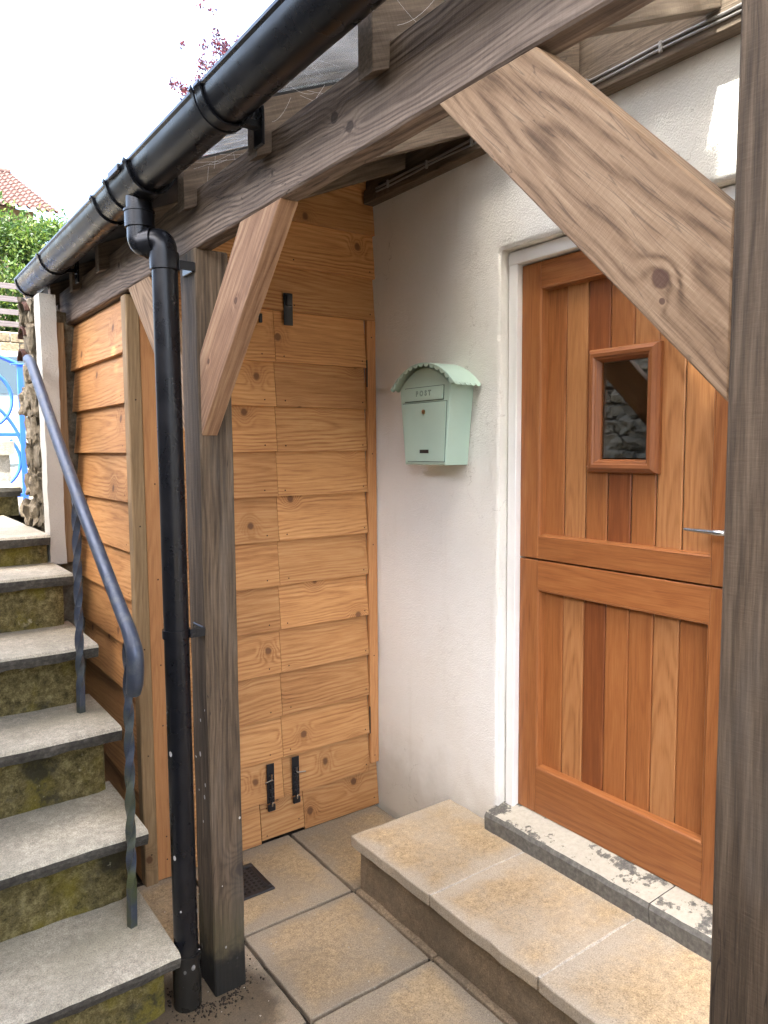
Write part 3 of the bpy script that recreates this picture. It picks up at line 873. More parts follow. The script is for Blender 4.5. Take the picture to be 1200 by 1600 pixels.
crk = lambda px, pz: 0.007 * noise.noise(Vector((px * 18, pz * 12, 2))) - 0.06 * px
sp_ = link('door_sill', sill_piece(-0.747, -1.440, None, crk), cot)
tag(sp_, 'worn concrete door sill with flaking pale paint')
tag(link('sill_piece', sill_piece(-1.4435, -1.85, crk, None), sp_), 'cracked-off end of the concrete sill')

# ================================================================== DOORSTEP
ds = thing('doorstep', (-0.24, -1.4, 0.0), 'raised doorstep of buff slabs on a stone base along the white wall', 'step')
SB = [-0.492, -0.943, -1.396, -1.85, -2.30, -2.75]
for k in range(5):
    paver(-0.477, -0.004 if k == 0 else -0.03, SB[k + 1] + 0.006, SB[k] - 0.004, 0, 'stepslab', 'slab', ds, 0.22, 0.036, 0.006)
for k in range(1, 5):
    bar('mortar_joint', ds, -0.470, -0.03, SB[k] - 0.006, SB[k] + 0.008, 0.190, 0.2185, M['mortar'], 'x', 0.001, 0.002, 6)
def base_block():
    n = 60
    vs_, fs = [], []
    for i in range(n + 1):
        y = -0.487 - i * (2.4 / n)
        for k, (x, z) in enumerate([(-0.425, -0.03), (-0.432, 0.0), (-0.436, 0.06), (-0.437, 0.12), (-0.434, 0.184), (-0.002, 0.184), (-0.002, -0.03)]):
            q = noise.noise(Vector((y * 9, z * 14, 4))) * 0.006 if k < 5 else 0
            vs_.append((x + q, y - (0 if i else 0.012 * (1 - abs(z - 0.09) / 0.1) if k < 5 else 0), z))
    for i in range(n):
        for k in range(7):
            fs.append((i * 7 + k, i * 7 + (k + 1) % 7, (i + 1) * 7 + (k + 1) % 7, (i + 1) * 7 + k))
    fs += [tuple(range(7))[::-1], tuple(n * 7 + k for k in range(7))]
    bm = bmesh.new(); bv = [bm.verts.new(v) for v in vs_]
    for f in fs: bm.faces.new([bv[i] for i in f])
    return from_bm('base_block', bm, M['stepbase'])
link('base_block', base_block(), ds)

# ================================================================== CEDAR STORE
st = thing('cedar_store', (-0.53, 0.45, 0.0), 'cedar weatherboarded store with boarded doors beside the stone steps', 'store')
ZB = [0.004, 0.176, 0.346, 0.524, 0.706, 0.887, 1.070, 1.252, 1.434, 1.613, 1.792, 1.970, 2.172, 2.350, 2.532, 2.712, 2.89]
def feather(name, par, a, b, z0, z1, side, mat='cedar', lap=0.022, thick=0.027, clip=None):
    """tapered weatherboard; side 'f' faces -y on plane y=0, side 's' faces -x on plane x=-1.075"""
    L, W = b - a, (z1 - z0) + lap
    rs = random.Random(int(z0 * 1000) + (7 if side == 's' else 0))
    h = [rs.uniform(-0.0016, 0.0016) for _ in range(3)]
    pts = []
    n = 6
    bm = bmesh.new()
    rows = []
    sd = rs.random() * 60 + (a + b) * 1.5
    for i in range(n + 1):
        x = -L / 2 + L * i / n
        wv = noise.noise(Vector((x * 3 + sd, 0, 0))) * 0.0016
        rows.append([bm.verts.new(v) for v in ((x, -W / 2 + wv, -thick), (x, -W / 2 + wv, -0.0012), (x, -W / 2 + 0.0012 + wv, 0.0 + h[0]), (x, W / 2, -thick + 0.006), (x, W / 2, -thick))])
    for i in range(n):
        for k in range(5):
            bm.faces.new((rows[i][k], rows[i][(k + 1) % 5], rows[i + 1][(k + 1) % 5], rows[i + 1][k]))
    bm.faces.new(rows[0][::-1]); bm.faces.new(rows[n])
    if clip:   # cut the top along the roof slope (world plane)
        pass
    zc = z0 + W / 2
    if side == 'f':
        mw = basis(((a + b) / 2, h[0], zc), (1, 0, 0), (0, 0, 1), (0, -1, 0))
    else:
        mw = basis((-1.075 + h[0], (a + b) / 2, zc), (0, -1, 0), (0, 0, 1), (-1, 0, 0))
    if clip:
        co, no = clip
        inv = mw.inverted()
        bmesh.ops.bisect_plane(bm, geom=bm.verts[:] + bm.edges[:] + bm.faces[:], plane_co=inv @ Vector(co), plane_no=inv.to_3x3() @ Vector(no), clear_outer=True)
        be = [e for e in bm.edges if len(e.link_faces) == 1]
        if be: bmesh.ops.holes_fill(bm, edges=be)
    return link(name, from_bm(name, bm, M[mat]), par, mw)
# front: two door leaves of boards, a fixed kick board and boards above
doorR = link('boarded_door', box_me('boarded_door', 0.43, 1.98, 0.018, M['cedar_trim'], 0), st, basis((-0.268, 0.040, 1.17), (1, 0, 0), (0, 0, 1), (0, -1, 0)))
doorL = link('boarded_door', box_me('boarded_door', 0.47, 1.98, 0.018, M['cedar_trim'], 0), st, basis((-0.727, 0.040, 1.17), (1, 0, 0), (0, 0, 1), (0, -1, 0)))
scr, scl, scs = [], [], []
for k in range(1, 12):
    feather('board', doorR, -0.4862, -0.0515, ZB[k], ZB[k + 1], 'f')
    feather('board', doorL, -0.968, -0.4880, ZB[k], ZB[k + 1], 'f')
    for xx in (-0.452, -0.072):
        scr.append((xx + random.uniform(-.006, .006), -0.0015, ZB[k] + 0.026 + random.uniform(-.004, .004)))
    scl.append((-0.545 + random.uniform(-.006, .006), -0.0015, ZB[k] + 0.026))
discs('screws', doorR, scr, (0, -1, 0), 0.0032, M['screw'])
discs('screws', doorL, scl, (0, -1, 0), 0.0032, M['screw'])
roofplane = ((0, 0, 2.838), (-0.425, 0, 1))
for k in range(12, 16):
    feather('board', st, -0.968, -0.0015, ZB[k], ZB[k + 1], 'f', clip=roofplane)
    scs += [(-0.03, -0.0015, ZB[k] + 0.026), (-0.40, -0.0015, ZB[k] + 0.026)] if k < 14 else []
feather('board', st, -0.968, -0.5945, ZB[0], ZB[1], 'f')
feather('board', st, -0.390, -0.003, ZB[0], ZB[1] + 0.004, 'f')
feather('board', st, -0.5915, -0.3925, ZB[0] + 0.012, ZB[1] - 0.004, 'f', lap=0.0, thick=0.024)
scs += [(-0.57, -0.0015, 0.032), (-0.42, -0.0015, 0.06), (-0.57, -0.0015, 0.15), (-0.03, -0.0015, 0.04)]
bar('edge_trim', st, -0.0485, -0.0035, -0.004, 0.018, 0.205, 2.171, M['cedar_trim'], 'z')
bar('corner_trim', st, -1.026, -0.969, -0.006, 0.022, 0.006, 2.165, M['cedar_trim'], 'zx')
bar('corner_post', st, -1.075, -1.0265, -0.012, 0.040, -0.005, 2.165, M['treated'], 'z', 0.004)
scs += [(-0.99, -0.0075, z) for z in (0.08, 0.17, 0.6, 0.83, 1.15, 1.5)] + [(-1.05, -0.0135, z) for z in (0.12, 0.5, 0.9, 1.35, 1.8)]
scs += [(-0.027, -0.0055, z) for z in (0.24, 0.7, 1.2, 1.6, 2.1)]
discs('screws', st, scs, (0, -1, 0), 0.0032, M['screw'])
# side wall of boards
for k in range(0, 12):
    feather('board', st, 0.041, 0.868, ZB[k], min(ZB[k + 1], 2.165) if k < 11 else 2.165, 's', lap=0.022 if k < 11 else 0.0)
discs('screws', st, [(-1.0765, 0.07, ZB[k] + 0.026) for k in range(2, 12)] + [(-1.0765, 0.84, ZB[k] + 0.026) for k in range(5, 12)], (-1, 0, 0), 0.0032, M['screw'])
bar('corner_post', st, -1.085, -1.0, 0.872, 0.965, -0.03, 2.165, M['darkwood'], 'z', 0.003)
bar('back_lining', st, -1.034, -0.02, 0.062, 0.075, 0.0, 2.25, M['darkwood'], 'x', 0)
bar('side_lining', st, -1.045, -1.036, 0.08, 1.0, 0.0, 2.33, M['darkwood'], 'y', 0)
# solid roof over the store
slab_quad('roof_deck', st, (-1.15, 1.32, 2.374), (-1.15, -0.672, 2.374), (-0.012, -0.672, 2.858), (-0.012, 1.32, 2.858), -0.03, M['felt'])
# bolts and hinges
def tower_bolt(par, x, z0, z1, knob):
    b = link('bolt', box_me('bolt', z1 - z0, 0.034, 0.004, M['black'], 0.0012), par, basis((x, -0.0048, (z0 + z1) / 2), (0, 0, 1), (1, 0, 0), (0, 1, 0)))
    for zz in (z0 + 0.022, z0 + 0.055, z1 - 0.05, z1 - 0.075):
        bar('strap', b, x - 0.012, x + 0.012, -0.017, -0.007, zz - 0.007, zz + 0.007, M['black'], 'x', 0.002)
    tube('rod', b, [(x, -0.011, z0 - 0.002), (x, -0.011, z1 - 0.05)], 0.0055, M['black'], 8)
    tube('knob', b, [(x, -0.012, z1 - 0.062), (x, -0.022, z1 - 0.062), (x + knob * 0.036, -0.026, z1 - 0.066)], [0.0032, 0.0032, 0.004], M['steel'], 8)
    tube('knob', b, [(x, -0.018, z1 - 0.038), (x, -0.018, z1 - 0.062)], 0.003, M['steel'], 6)
    bar('keep', b, x - 0.017, x + 0.017, -0.016, -0.004, z0 - 0.032, z0 - 0.004, M['black'], 'x', 0.003)
    bar('latch_tip', b, x - 0.004, x + 0.004, -0.019, -0.0165, z0 - 0.012, z0 + 0.006, M['steel'], 'x', 0.001)
    return b
tower_bolt(doorL, -0.551, 0.170, 0.336, -1)
tower_bolt(doorR, -0.434, 0.170, 0.337, 1)
tb = link('bolt', box_me('bolt', 0.126, 0.040, 0.005, M['black'], 0.0012), doorR, basis((-0.431, -0.006, 2.178), (0, 0, 1), (1, 0, 0), (0, 1, 0)))
bar('strap', tb, -0.446, -0.416, -0.020, -0.0088, 2.19, 2.235, M['black'], 'x', 0.003)
bar('hinge', doorL, -0.560, -0.546, -0.010, -0.001, 2.115, 2.15, M['black'], 'x', 0.002)
bar('hinge', doorR, -0.0515, -0.0495, -0.007, 0.002, 1.888, 2.003, M['black'], 'z', 0)
bar('hinge', doorR, -0.0515, -0.0495, -0.007, 0.002, 0.346, 0.470, M['black'], 'z', 0)

# ================================================================== TIMBER PORCH
po = thing('timber_porch', (-1.04, -1.45, 0.0), 'weathered timber porch frame with posts, braces, rafters and a glazed roof', 'porch')
XO, XI = -1.085, -1.035
bar('post', po, -1.088, -0.990, -0.690, -0.572, 0.0, 2.1695, M['oldpost'], 'z', 0.004, 0.002, 30)
bar('post', po, -1.087, -0.985, -2.330, -2.209, 0.0, 2.1695, M['oldpost'], 'z', 0.004, 0.001, 30)
bm_ = bar('beam', po, XO, XI, -3.1, 0.975, 2.170, 2.321, M['oldbeam'], 'yz', 0.004, 0.002, 60)
bt = 0.030
def brace(mat, pts, xc=-1.0605, th=0.047):
    # pts are (y, z) corners; local x runs along the brace
    P = [Vector((p[0], p[1])) for p in pts]
    c = sum(P, Vector((0, 0))) / len(P)
    d = ((P[2] + P[3]) / 2 - (P[0] + P[1]) / 2).normalized()
    ex = Vector((0, d.x, d.y)); ez = Vector((-1, 0, 0)); ey = ez.cross(ex)
    loc = [(((p.x - c.x) * ex.y + (p.y - c.y) * ex.z), ((p.x - c.x) * ey.y + (p.y - c.y) * ey.z)) for p in P]
    return prism('brace', po, loc, ex, ey, (xc, c.x, c.y), th, M[mat], 0.0025)
b1 = brace('brace', [(-2.2085, 1.668), (-2.2085, 1.876), (-1.917, 2.1695), (-1.710, 2.1695)])
tag(b1, 'wide pale tan brace with one large dark knot')
b2 = brace('brace_red', [(-0.692, 1.80), (-0.692, 1.662), (-0.735, 1.660), (-1.1765, 2.1695), (-0.969, 2.1695)][:0] or [(-0.6915, 1.660), (-0.6915, 1.880), (-0.969, 2.1695), (-1.176, 2.1695)])
tag(b2, 'reddish brown brace below the beam by the downpipe')
b3 = brace('brace', [(-0.5715, 1.880), (-0.5715, 1.668), (-0.080, 2.1695), (-0.290, 2.1695)])
# rafters: lower edge z = 2.735 + .425 x, upper edge .12 higher
SL = 0.425
ra = math.atan(SL)
def rafter(yc, half=0.0225):
    pts = [(-1.122, 2.258), (-1.086, 2.274), (-1.0855, 2.3225), (-1.030, 2.3225), (-1.030, 2.735 - 1.030 * SL), (-0.062, 2.735 - 0.062 * SL), (-0.062, 2.853 - 0.062 * SL), (-1.122, 2.853 - 1.122 * SL)]
    cx, cz = -0.59, 2.735 + 0.06 - 0.59 * SL
    ex = Vector((math.cos(ra), 0, math.sin(ra))); ey = Vector((-math.sin(ra), 0, math.cos(ra)))
    loc = [((p[0] - cx) * ex.x + (p[1] - cz) * ex.z, (p[0] - cx) * ey.x + (p[1] - cz) * ey.z) for p in pts]
    return prism('rafter', po, loc, ex, ey, (cx, yc, cz), half * 2, M['rafter'], 0.0015)
RY = [-2.88, -2.44, -2.005, -1.561, -1.121, -0.688, -0.275, 0.142, 0.530, 0.925]
for y in RY:
    rafter(y)
bar('wall_plate', po, -0.060, -0.0085, -3.1, -0.001, 2.650, 2.7085, M['rafter'], 'yz', 0.003, 0.001, 20)
bar('wall_plate', po, -0.048, -0.0088, -3.1, -0.001, 2.7095, 2.845, M['rafter'], 'yz', 0.003)
gz = lambda x: 2.856 + SL * x
for a, b in ((-3.1, -2.008), (-2.002, -1.124), (-1.118, -0.678)):
    L = math.hypot(1.12, 1.12 * SL)
    cx = -0.60
    link('roof_pane', box_me('roof_pane', L, b - a, 0.008, M['roofglass'], 0), po, basis((cx, (a + b) / 2, gz(cx) + 0.008), (math.cos(ra), 0, math.sin(ra)), (0, 1, 0), (-math.sin(ra), 0, math.cos(ra))))
for y in (-2.005, -1.121):
    for dz, w, mt in ((0.0145, 0.05, M['rubber']),):
        cx = -0.60
        link('glazing_bar', box_me('glazing_bar', 1.22, w, 0.004, mt, 0.001), po, basis((cx, y, gz(cx) + 0.0155), (math.cos(ra), 0, math.sin(ra)), (0, 1, 0), (-math.sin(ra), 0, math.cos(ra))))
for y in RY[:6]:
    link('seal_strip', box_me('seal_strip', 1.12, 0.04, 0.006, M['rubber'], 0), po, basis((-0.60, y, gz(-0.60) + 0.0005), (math.cos(ra), 0, math.sin(ra)), (0, 1, 0), (-math.sin(ra), 0, math.cos(ra))))

# cable clipped along the wall plate
cb = tag(link('cable', tube_me('cable', [(-0.064, -3.0 + i * 0.1, 2.690 + 0.002 * math.sin(i * 1.7)) for i in range(30)], 0.0042, M['cable'], 8)), 'thin pale cable clipped along the wall plate above the white wall', 'cable')
link('cable', tube_me('cable', [(-0.0635, -3.0 + i * 0.1, 2.676 + 0.0025 * math.sin(i * 1.3)) for i in range(30)], 0.0035, M['cable'], 8), cb)
for i in range(12):
    y = -2.9 + i * 0.247
    bar('clip', cb, -0.0705, -0.0605, y - 0.005, y + 0.005, 2.668, 2.698, M['cable'], 'z', 0.002)

# ================================================================== GUTTER AND DOWNPIPE
GX, GZ, GR, GD = -1.2045, 2.360, 0.0575, 0.066
def trough(name, par, ya, yb, r=GR, d=GD, th=0.003, rim=0.005, n=20, ends=False):
    prof = []
    for k in range(n + 1):
        a = math.pi + math.pi * k / n
        prof.append((GX + r * math.cos(a), GZ + d * math.sin(a)))
    inner = [(GX + (r - th) * math.cos(math.pi + math.pi * k / n), GZ + (d - th) * math.sin(math.pi + math.pi * k / n)) for k in range(n, -1, -1)]
    loop = [(GX - r - rim, GZ), (GX - r - rim, GZ - 0.006)] + prof[1:-1] + [(GX + r + rim * 0.4, GZ - 0.006), (GX + r + rim * 0.4, GZ + 0.002)] + inner[1:-1]
    loop = [(GX - r - rim * 0.5, GZ + 0.003)] + loop
    m = len(loop)
    steps = max(1, int(abs(yb - ya) / 0.25))
    vs_, fs = [], []
    for i in range(steps + 1):
        y = ya + (yb - ya) * i / steps
        vs_ += [(p[0], y, p[1]) for p in loop]
    for i in range(steps):
        for k in range(m):
            fs.append((i * m + k, (i + 1) * m + k, (i + 1) * m + (k + 1) % m, i * m + (k + 1) % m))
    fs += [tuple(range(m)), tuple(steps * m + k for k in range(m))[::-1]]
    bm = bmesh.new(); bv = [bm.verts.new(v) for v in vs_]
    for f in fs: bm.faces.new([bv[i] for i in f])
    me = from_bm(name, bm, M['pvc'], True)
    o = link(name, me, par)
    return o
gu = thing('gutter', (GX, -1.1, GZ - GD), 'black half-round plastic gutter running along the porch eaves', 'gutter')
trough('trough', gu, -1.172, 0.895)
trough('trough', gu, -3.2, -1.176)
def ring(name, par, y, w, r=GR + 0.0055, d=GD + 0.0055):
    return trough(name, par, y - w / 2, y + w / 2, r, d, 0.004, 0.004)
ring('union', gu, -1.174, 0.026, GR + 0.006, GD + 0.006)
ring('union', gu, -1.150, 0.010, GR + 0.009, GD + 0.009)
for y in (0.41, -0.36):
    ring('bracket', gu, y, 0.022)
ring('outlet_sleeve', gu, -0.605, 0.185, GR + 0.005, GD + 0.005)
ring('sleeve_rim', gu, -0.514, 0.014, GR + 0.010, GD + 0.010)
ring('sleeve_rim', gu, -0.696, 0.014, GR + 0.010, GD + 0.010)
bar('sleeve_clip', gu, GX - GR - 0.014, GX - GR - 0.004, -0.650, -0.560, GZ - 0.014, GZ + 0.004, M['pvc'], 'y', 0.002)
# stop end
vs_ = [(GX + (GR + .005) * math.cos(math.pi + math.pi * k / 20), 0.897, GZ + (GD + .005) * math.sin(math.pi + math.pi * k / 20)) for k in range(21)]
vs_ += [(v[0], 0.880, v[2]) for v in vs_]
fs_ = [tuple(range(21)), tuple(range(41, 20, -1))] + [(k, k + 21, k + 22, k + 1) for k in range(20)] + [(20, 41, 21, 0)]
link('stop_end', mesh('stop_end', vs_, fs_, M['pvc']), gu)
for y in (0.41, -0.36, -1.165, -1.95, -2.7):
    bar('bracket_arm', gu, GX + 0.02, -1.1225, y - 0.011, y + 0.011, GZ - 0.055, GZ - 0.040, M['pvc'], 'x', 0.001)
    bar('bracket_plate', gu, -1.130, -1.1228, y - 0.02, y + 0.02, GZ - 0.09, GZ - 0.01, M['pvc'], 'z', 0.001)

dp = thing('downpipe', (-1.16, -0.655, 0.0), 'black plastic downpipe with swan neck against the weathered post', 'downpipe')
OX, OY = -1.206, -0.600
PX, PY, PR = -1.161, -0.657, 0.0345
tube('socket', dp, [(OX, OY, 2.312), (OX, OY, 2.262)], 0.0345, M['pvc'], 24)
tube('socket', dp, [(OX, OY, 2.268), (OX, OY, 2.222)], 0.0395, M['pvc'], 24)
tube('socket', dp, [(OX, OY, 2.2675), (OX, OY, 2.262)], 0.042, M['pvc'], 24)
tube('elbow', dp, fillet([(OX, OY, 2.225), (OX, OY, 2.176), (PX, PY, 2.184), (PX, PY, 2.130)], 0.045, 10), 0.0345, M['pvc'], 24)
mx, my = OX * 0.5 + PX * 0.5, OY * 0.5 + PY * 0.5
dv = Vector((PX - OX, PY - OY, 0.008)).normalized()
for q in (-0.004, ):
    cc = Vector((mx, my, 2.180)) + dv * q
    tube('socket', dp, [cc - dv * 0.016, cc + dv * 0.016], 0.0395, M['pvc'], 24)
tube('socket', dp, [(PX, PY, 2.150), (PX, PY, 2.105)], 0.0395, M['pvc'], 24)
tube('pipe', dp, [(PX, PY, 2.110), (PX + 0.001, PY, 1.4), (PX, PY, 0.6), (PX, PY, 0.07)], PR, M['pvc'], 28)
tube('shoe', dp, fillet([(PX, PY, 0.16), (PX, PY, 0.075), (PX + 0.0, PY - 0.001, -0.01)], 0.03, 4), 0.0405, M['pvc'], 24)
tube('shoe_rim', dp, [(PX, PY, 0.152), (PX, PY, 0.162)], 0.0425, M['pvc'], 24)
for z in (2.118, 1.108):
    c_ = link('pipe_clip', tube_me('pipe_clip', [(PX, PY, z - 0.012), (PX, PY, z + 0.012)], 0.0385, M['pvc'], 24), dp)
    bar('clip_arm', c_, PX + 0.028, -1.0885, PY - 0.034, PY - 0.029, z - 0.012, z + 0.012, M['pvc'], 'x', 0.001)
    bar('clip_foot', c_, -1.0955, -1.0885, PY - 0.030, PY + 0.045, z - 0.014, z + 0.014, M['pvc'], 'y', 0.002)
    discs('clip_screw', c_, [(-1.0957, PY - 0.014, z)], (-1, 0, 0), 0.004, M['steel'])

# ================================================================== POST BOX
pb = thing('post_box', (0.0, -0.47, 1.56), 'sage green metal post box with a scalloped curved roof on the white wall', 'post box')
cy_ = -0.4705
def body():
    # trapezoid body with a bowed head, tapering towards the foot
    def outline(grow):
        pts = [(cy_ + 0.120 + grow, 1.5595 - grow), (cy_ + 0.1525 + grow, 1.852)]
        for k in range(1, 12):
            t = k / 12
            y = cy_ + 0.1525 - 0.305 * t
            pts.append((y, 1.852 + 0.072 * (1 - ((y - cy_) / 0.1525) ** 2)))
        pts += [(cy_ - 0.1525 - grow, 1.852), (cy_ - 0.120 - grow, 1.5595 - grow)]
        return pts
    o = outline(0)
    n = len(o)
    vs_ = [(-0.001, y, z) for y, z in o] + [(-0.108, y, z) for y, z in o] + [(-0.111, cy_ + (y - cy_) * 0.975, 1.72 + (z - 1.72) * 0.98) for y, z in o]
    fs = []
    for L in range(2):
        for i in range(n):
            fs.append((L * n + i, L * n + (i + 1) % n, (L + 1) * n + (i + 1) % n, (L + 1) * n + i))
    fs += [tuple(range(n))[::-1], tuple(2 * n + i for i in range(n))]
    bm = bmesh.new(); bv = [bm.verts.new(v) for v in vs_]
    for f in fs: bm.faces.new([bv[i] for i in f])
    return from_bm('body', bm, M['mint'])
link('body', body(), pb)
# curved roof sheet with scalloped front and side hems
def roof_sheet():
    hw, rise = 0.187, 0.084
    R = (hw * hw + rise * rise) / (2 * rise)
    a0 = math.asin(hw / R)
    zc = 1.941 - R
    vs_, fs = [], []
    n = 78
    xf, xb = -0.128, -0.001
    th = 0.0016
    for i in range(n + 1):
        a = -a0 + 2 * a0 * i / n
        ny, nz = math.sin(a), math.cos(a)
        y, z = cy_ + R * ny, zc + R * nz
        lobe = abs(math.sin(math.pi * (i / 6.0)))
        drop = 0.0035 + 0.0125 * lobe ** 0.6
        for (x, rr) in ((xb, 0), (xf + 0.002, 0), (xf, -0.001), (xf - 0.0005, -drop), (xf + 0.0012, -drop), (xf + 0.0018, -0.003), (xb, -th)):
            vs_.append((x, y + ny * rr, z + nz * rr))
    m = 7
    for i in range(n):
        for k in range(m - 1):
            fs.append((i * m + k, i * m + k + 1, (i + 1) * m + k + 1, (i + 1) * m + k))
    # side hems with five lobes each
    for s in (-1, 1):
        yy, zz = cy_ + s * hw, 1.941 - rise
        b = len(vs_)
        q = 40
        for i in range(q + 1):
            x = xf + (xb - xf) * i / q
            drop = 0.003 + 0.0115 * abs(math.sin(math.pi * i / 8.0)) ** 0.6
            vs_ += [(x, yy, zz + 0.001), (x, yy + s * 0.006, zz - drop * 0.75), (x, yy + s * 0.0045, zz - drop * 0.75 - 0.0012), (x, yy - s * 0.001, zz - 0.001)]
        for i in range(q):
            for k in range(3):
                fs.append((b + i * 4 + k, b + i * 4 + k + 1, b + (i + 1) * 4 + k + 1, b + (i + 1) * 4 + k))
    bm = bmesh.new(); bv = [bm.verts.new(v) for v in vs_]
    for f in fs: bm.faces.new([bv[i] for i in f])
    return from_bm('roof', bm, M['mint'])
link('roof', roof_sheet(), pb)
def fplate(name, par, pts, xb, xf, mat, bev=0.002):
    bm = bmesh.new()
    a = [bm.verts.new((xb, p[0], p[1])) for p in pts]; b = [bm.verts.new((xf, p[0], p[1])) for p in pts]
    n = len(pts)
    bm.faces.new(a); bm.faces.new(b[::-1])
    for i in range(n): bm.faces.new((a[i], b[i], b[(i + 1) % n], a[(i + 1) % n]))
    if bev: bmesh.ops.bevel(bm, geom=bm.edges[:], offset=bev, segments=2, affect='EDGES')
    return link(name, from_bm(name, bm, mat), par)
fplate('shadow_gap', pb, [(-0.3395, 1.7955), (-0.6035, 1.7955), (-0.589, 1.5705), (-0.368, 1.5705)], -0.111, -0.1122, M['mint_dark'], 0)
pd = fplate('door', pb, [(-0.342, 1.793), (-0.601, 1.793), (-0.587, 1.573), (-0.370, 1.573)], -0.1115, -0.1155, M['mint'], 0.0015)
fplate('shadow_gap', pb, [(-0.353, 1.8535), (-0.588, 1.8535), (-0.584, 1.7985), (-0.352, 1.7985)], -0.111, -0.1122, M['mint_dark'], 0)
fl = fplate('flap', pb, [(-0.356, 1.851), (-0.5855, 1.851), (-0.582, 1.802), (-0.355, 1.802)], -0.1115, -0.1160, M['mint'], 0.002)
tube('lock', pd, [(-0.1145, -0.4725, 1.759), (-0.1195, -0.4725, 1.759)], 0.0085, M['brass'], 16)
bar('keyhole', pd, -0.1203, -0.1196, -0.4742, -0.4708, 1.754, 1.764, M['black'], 'z', 0)
fplate('slot_rim', pd, [(-0.443, 1.620), (-0.508, 1.620), (-0.508, 1.599), (-0.443, 1.599)], -0.1150, -0.1168, M['mint'], 0.0008)
fplate('slot', pd, [(-0.449, 1.617), (-0.502, 1.617), (-0.502, 1.6035), (-0.449, 1.6035)], -0.1160, -0.1174, M['black'], 0)
def lettering(txt, size, off, ext, mat, par, name, x):
    cu = bpy.data.curves.new(name, 'FONT')
    cu.body = txt; cu.size = size; cu.align_x = 'CENTER'; cu.align_y = 'CENTER'
    cu.extrude = ext; cu.offset = off; cu.space_character = 1.7
    tmp = bpy.data.objects.new('tmp', cu)
    COL.objects.link(tmp)
    bpy.context.view_layer.update()
    me = bpy.data.meshes.new_from_object(tmp.evaluated_get(bpy.context.evaluated_depsgraph_get()))
    bpy.data.objects.remove(tmp)
    me.materials.clear(); me.materials.append(mat)
    o = link(name, me, par, basis((x, -0.4705, 1.8275), (0, -1, 0), (0, 0, 1), (-1, 0, 0)))
    return o
lettering('POST', 0.026, 0.0012, 0.0002, M['mint_dark'], fl, 'lettering_outline', -0.1163)
lettering('POST', 0.026, -0.0006, 0.0002, M['mint'], fl, 'lettering', -0.1169)

# ================================================================== STONE STEPS
ss = thing('stone_steps', (-1.75, 0.0, 0.0), 'mossy stone steps with pale treads climbing beside the cedar store', 'steps')
NY = [-0.725, -0.475, -0.240, 0.0, 0.335, 0.640]
NZ = [0.204, 0.462, 0.715, 0.942, 1.150, 1.275]
RYY = [-0.660, -0.360, -0.120, 0.110, 0.390, 0.690]
XR = [-1.200, -1.202, -1.203, -1.205, -1.205, -1.219]
def tread(k, y0, y1, z, xr, th=0.046):
    xl = -2.45
    n = 46
    vs_, fs, fm = [], [], []
    rows = 7
    for i in range(n + 1):
        x = xl + (xr - xl) * i / n
        e = noise.noise(Vector((x * 7, k * 3.3, 0))) * 0.006 + noise.noise(Vector((x * 25, k * 3.3, 4))) * 0.003
        zt = z + noise.noise(Vector((x * 2, k, 8))) * 0.004
        e2 = noise.noise(Vector((x * 18, k * 5.1, 9))) * 0.005
        endx = 0.0
        if i == n: endx = 0.0
        vs_ += [(x, y1, z - th), (x, y0 + 0.012 + e, z - th + e2), (x, y0 + 0.002 + e + e2 * 0.4, z - th * 0.55), (x, y0 + e, zt - 0.010), (x, y0 + 0.007 + e, zt - 0.0015), (x, y0 + 0.02 + e, zt), (x, y1, z)]
    for i in range(n):
        for q in range(rows):
            fs.append((i * rows + q, i * rows + (q + 1) % rows, (i + 1) * rows + (q + 1) % rows, (i + 1) * rows + q))
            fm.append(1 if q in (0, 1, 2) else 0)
    fs += [tuple(range(rows))[::-1], tuple(n * rows + q for q in range(rows))]
    fm += [1, 1]
    me = mesh('tread', vs_, fs, [M['tread'], M['nosing']])
    me.polygons.foreach_set('material_index', fm)
    return link('tread', me, ss)
def riser(k, y, z0, z1, xr, yb):
    n = 40
    vs_, fs = [], []
    rows = 9
    xl = -2.45
    for i in range(n + 1):
        x = xl + (xr - xl) * i / n
        for q in range(rows):
            t = q / (rows - 1)
            z = z0 + (z1 - z0) * t
            e = noise.noise(Vector((x * 6, z * 9, k * 2.0))) * 0.010 + noise.noise(Vector((x * 22, z * 22, k))) * 0.005
            endr = 0.014 * (1 - (2 * t - 1) ** 2) if i == n else 0
            vs_.append((x + (e * 0.6 if i == n else 0), y + e + (0.012 if i == n else 0), z))
        vs_ += [(x, yb, z1), (x, yb, z0)]
    m = rows + 2
    for i in range(n):
        for q in range(m):
            fs.append((i * m + q, i * m + (q + 1) % m, (i + 1) * m + (q + 1) % m, (i + 1) * m + q))
    fs += [tuple(range(m))[::-1], tuple(n * m + q for q in range(m))]
    bm = bmesh.new(); bv = [bm.verts.new(v) for v in vs_]
    for f in fs: bm.faces.new([bv[i] for i in f])
    me = from_bm('riser', bm, M['moss'])
    return link('riser', me, ss)
for k in range(6):
    zb = -0.03 if k == 0 else NZ[k - 1] - 0.002
    nb = RYY[k + 1] + 0.07 if k < 5 else 1.80
    tread(k, NY[k], nb, NZ[k], XR[k])
    riser(k, RYY[k], zb, NZ[k] - 0.045, XR[k] - 0.026 if k < 5 else -1.222, RYY[k] + (0.28 if k < 5 else 1.0))
# next rise at the back of the landing
tread(7, 1.76, 2.6, 1.438, -1.135, 0.06)
riser(7, 1.81, 1.27, 1.379, -1.142, 2.5)

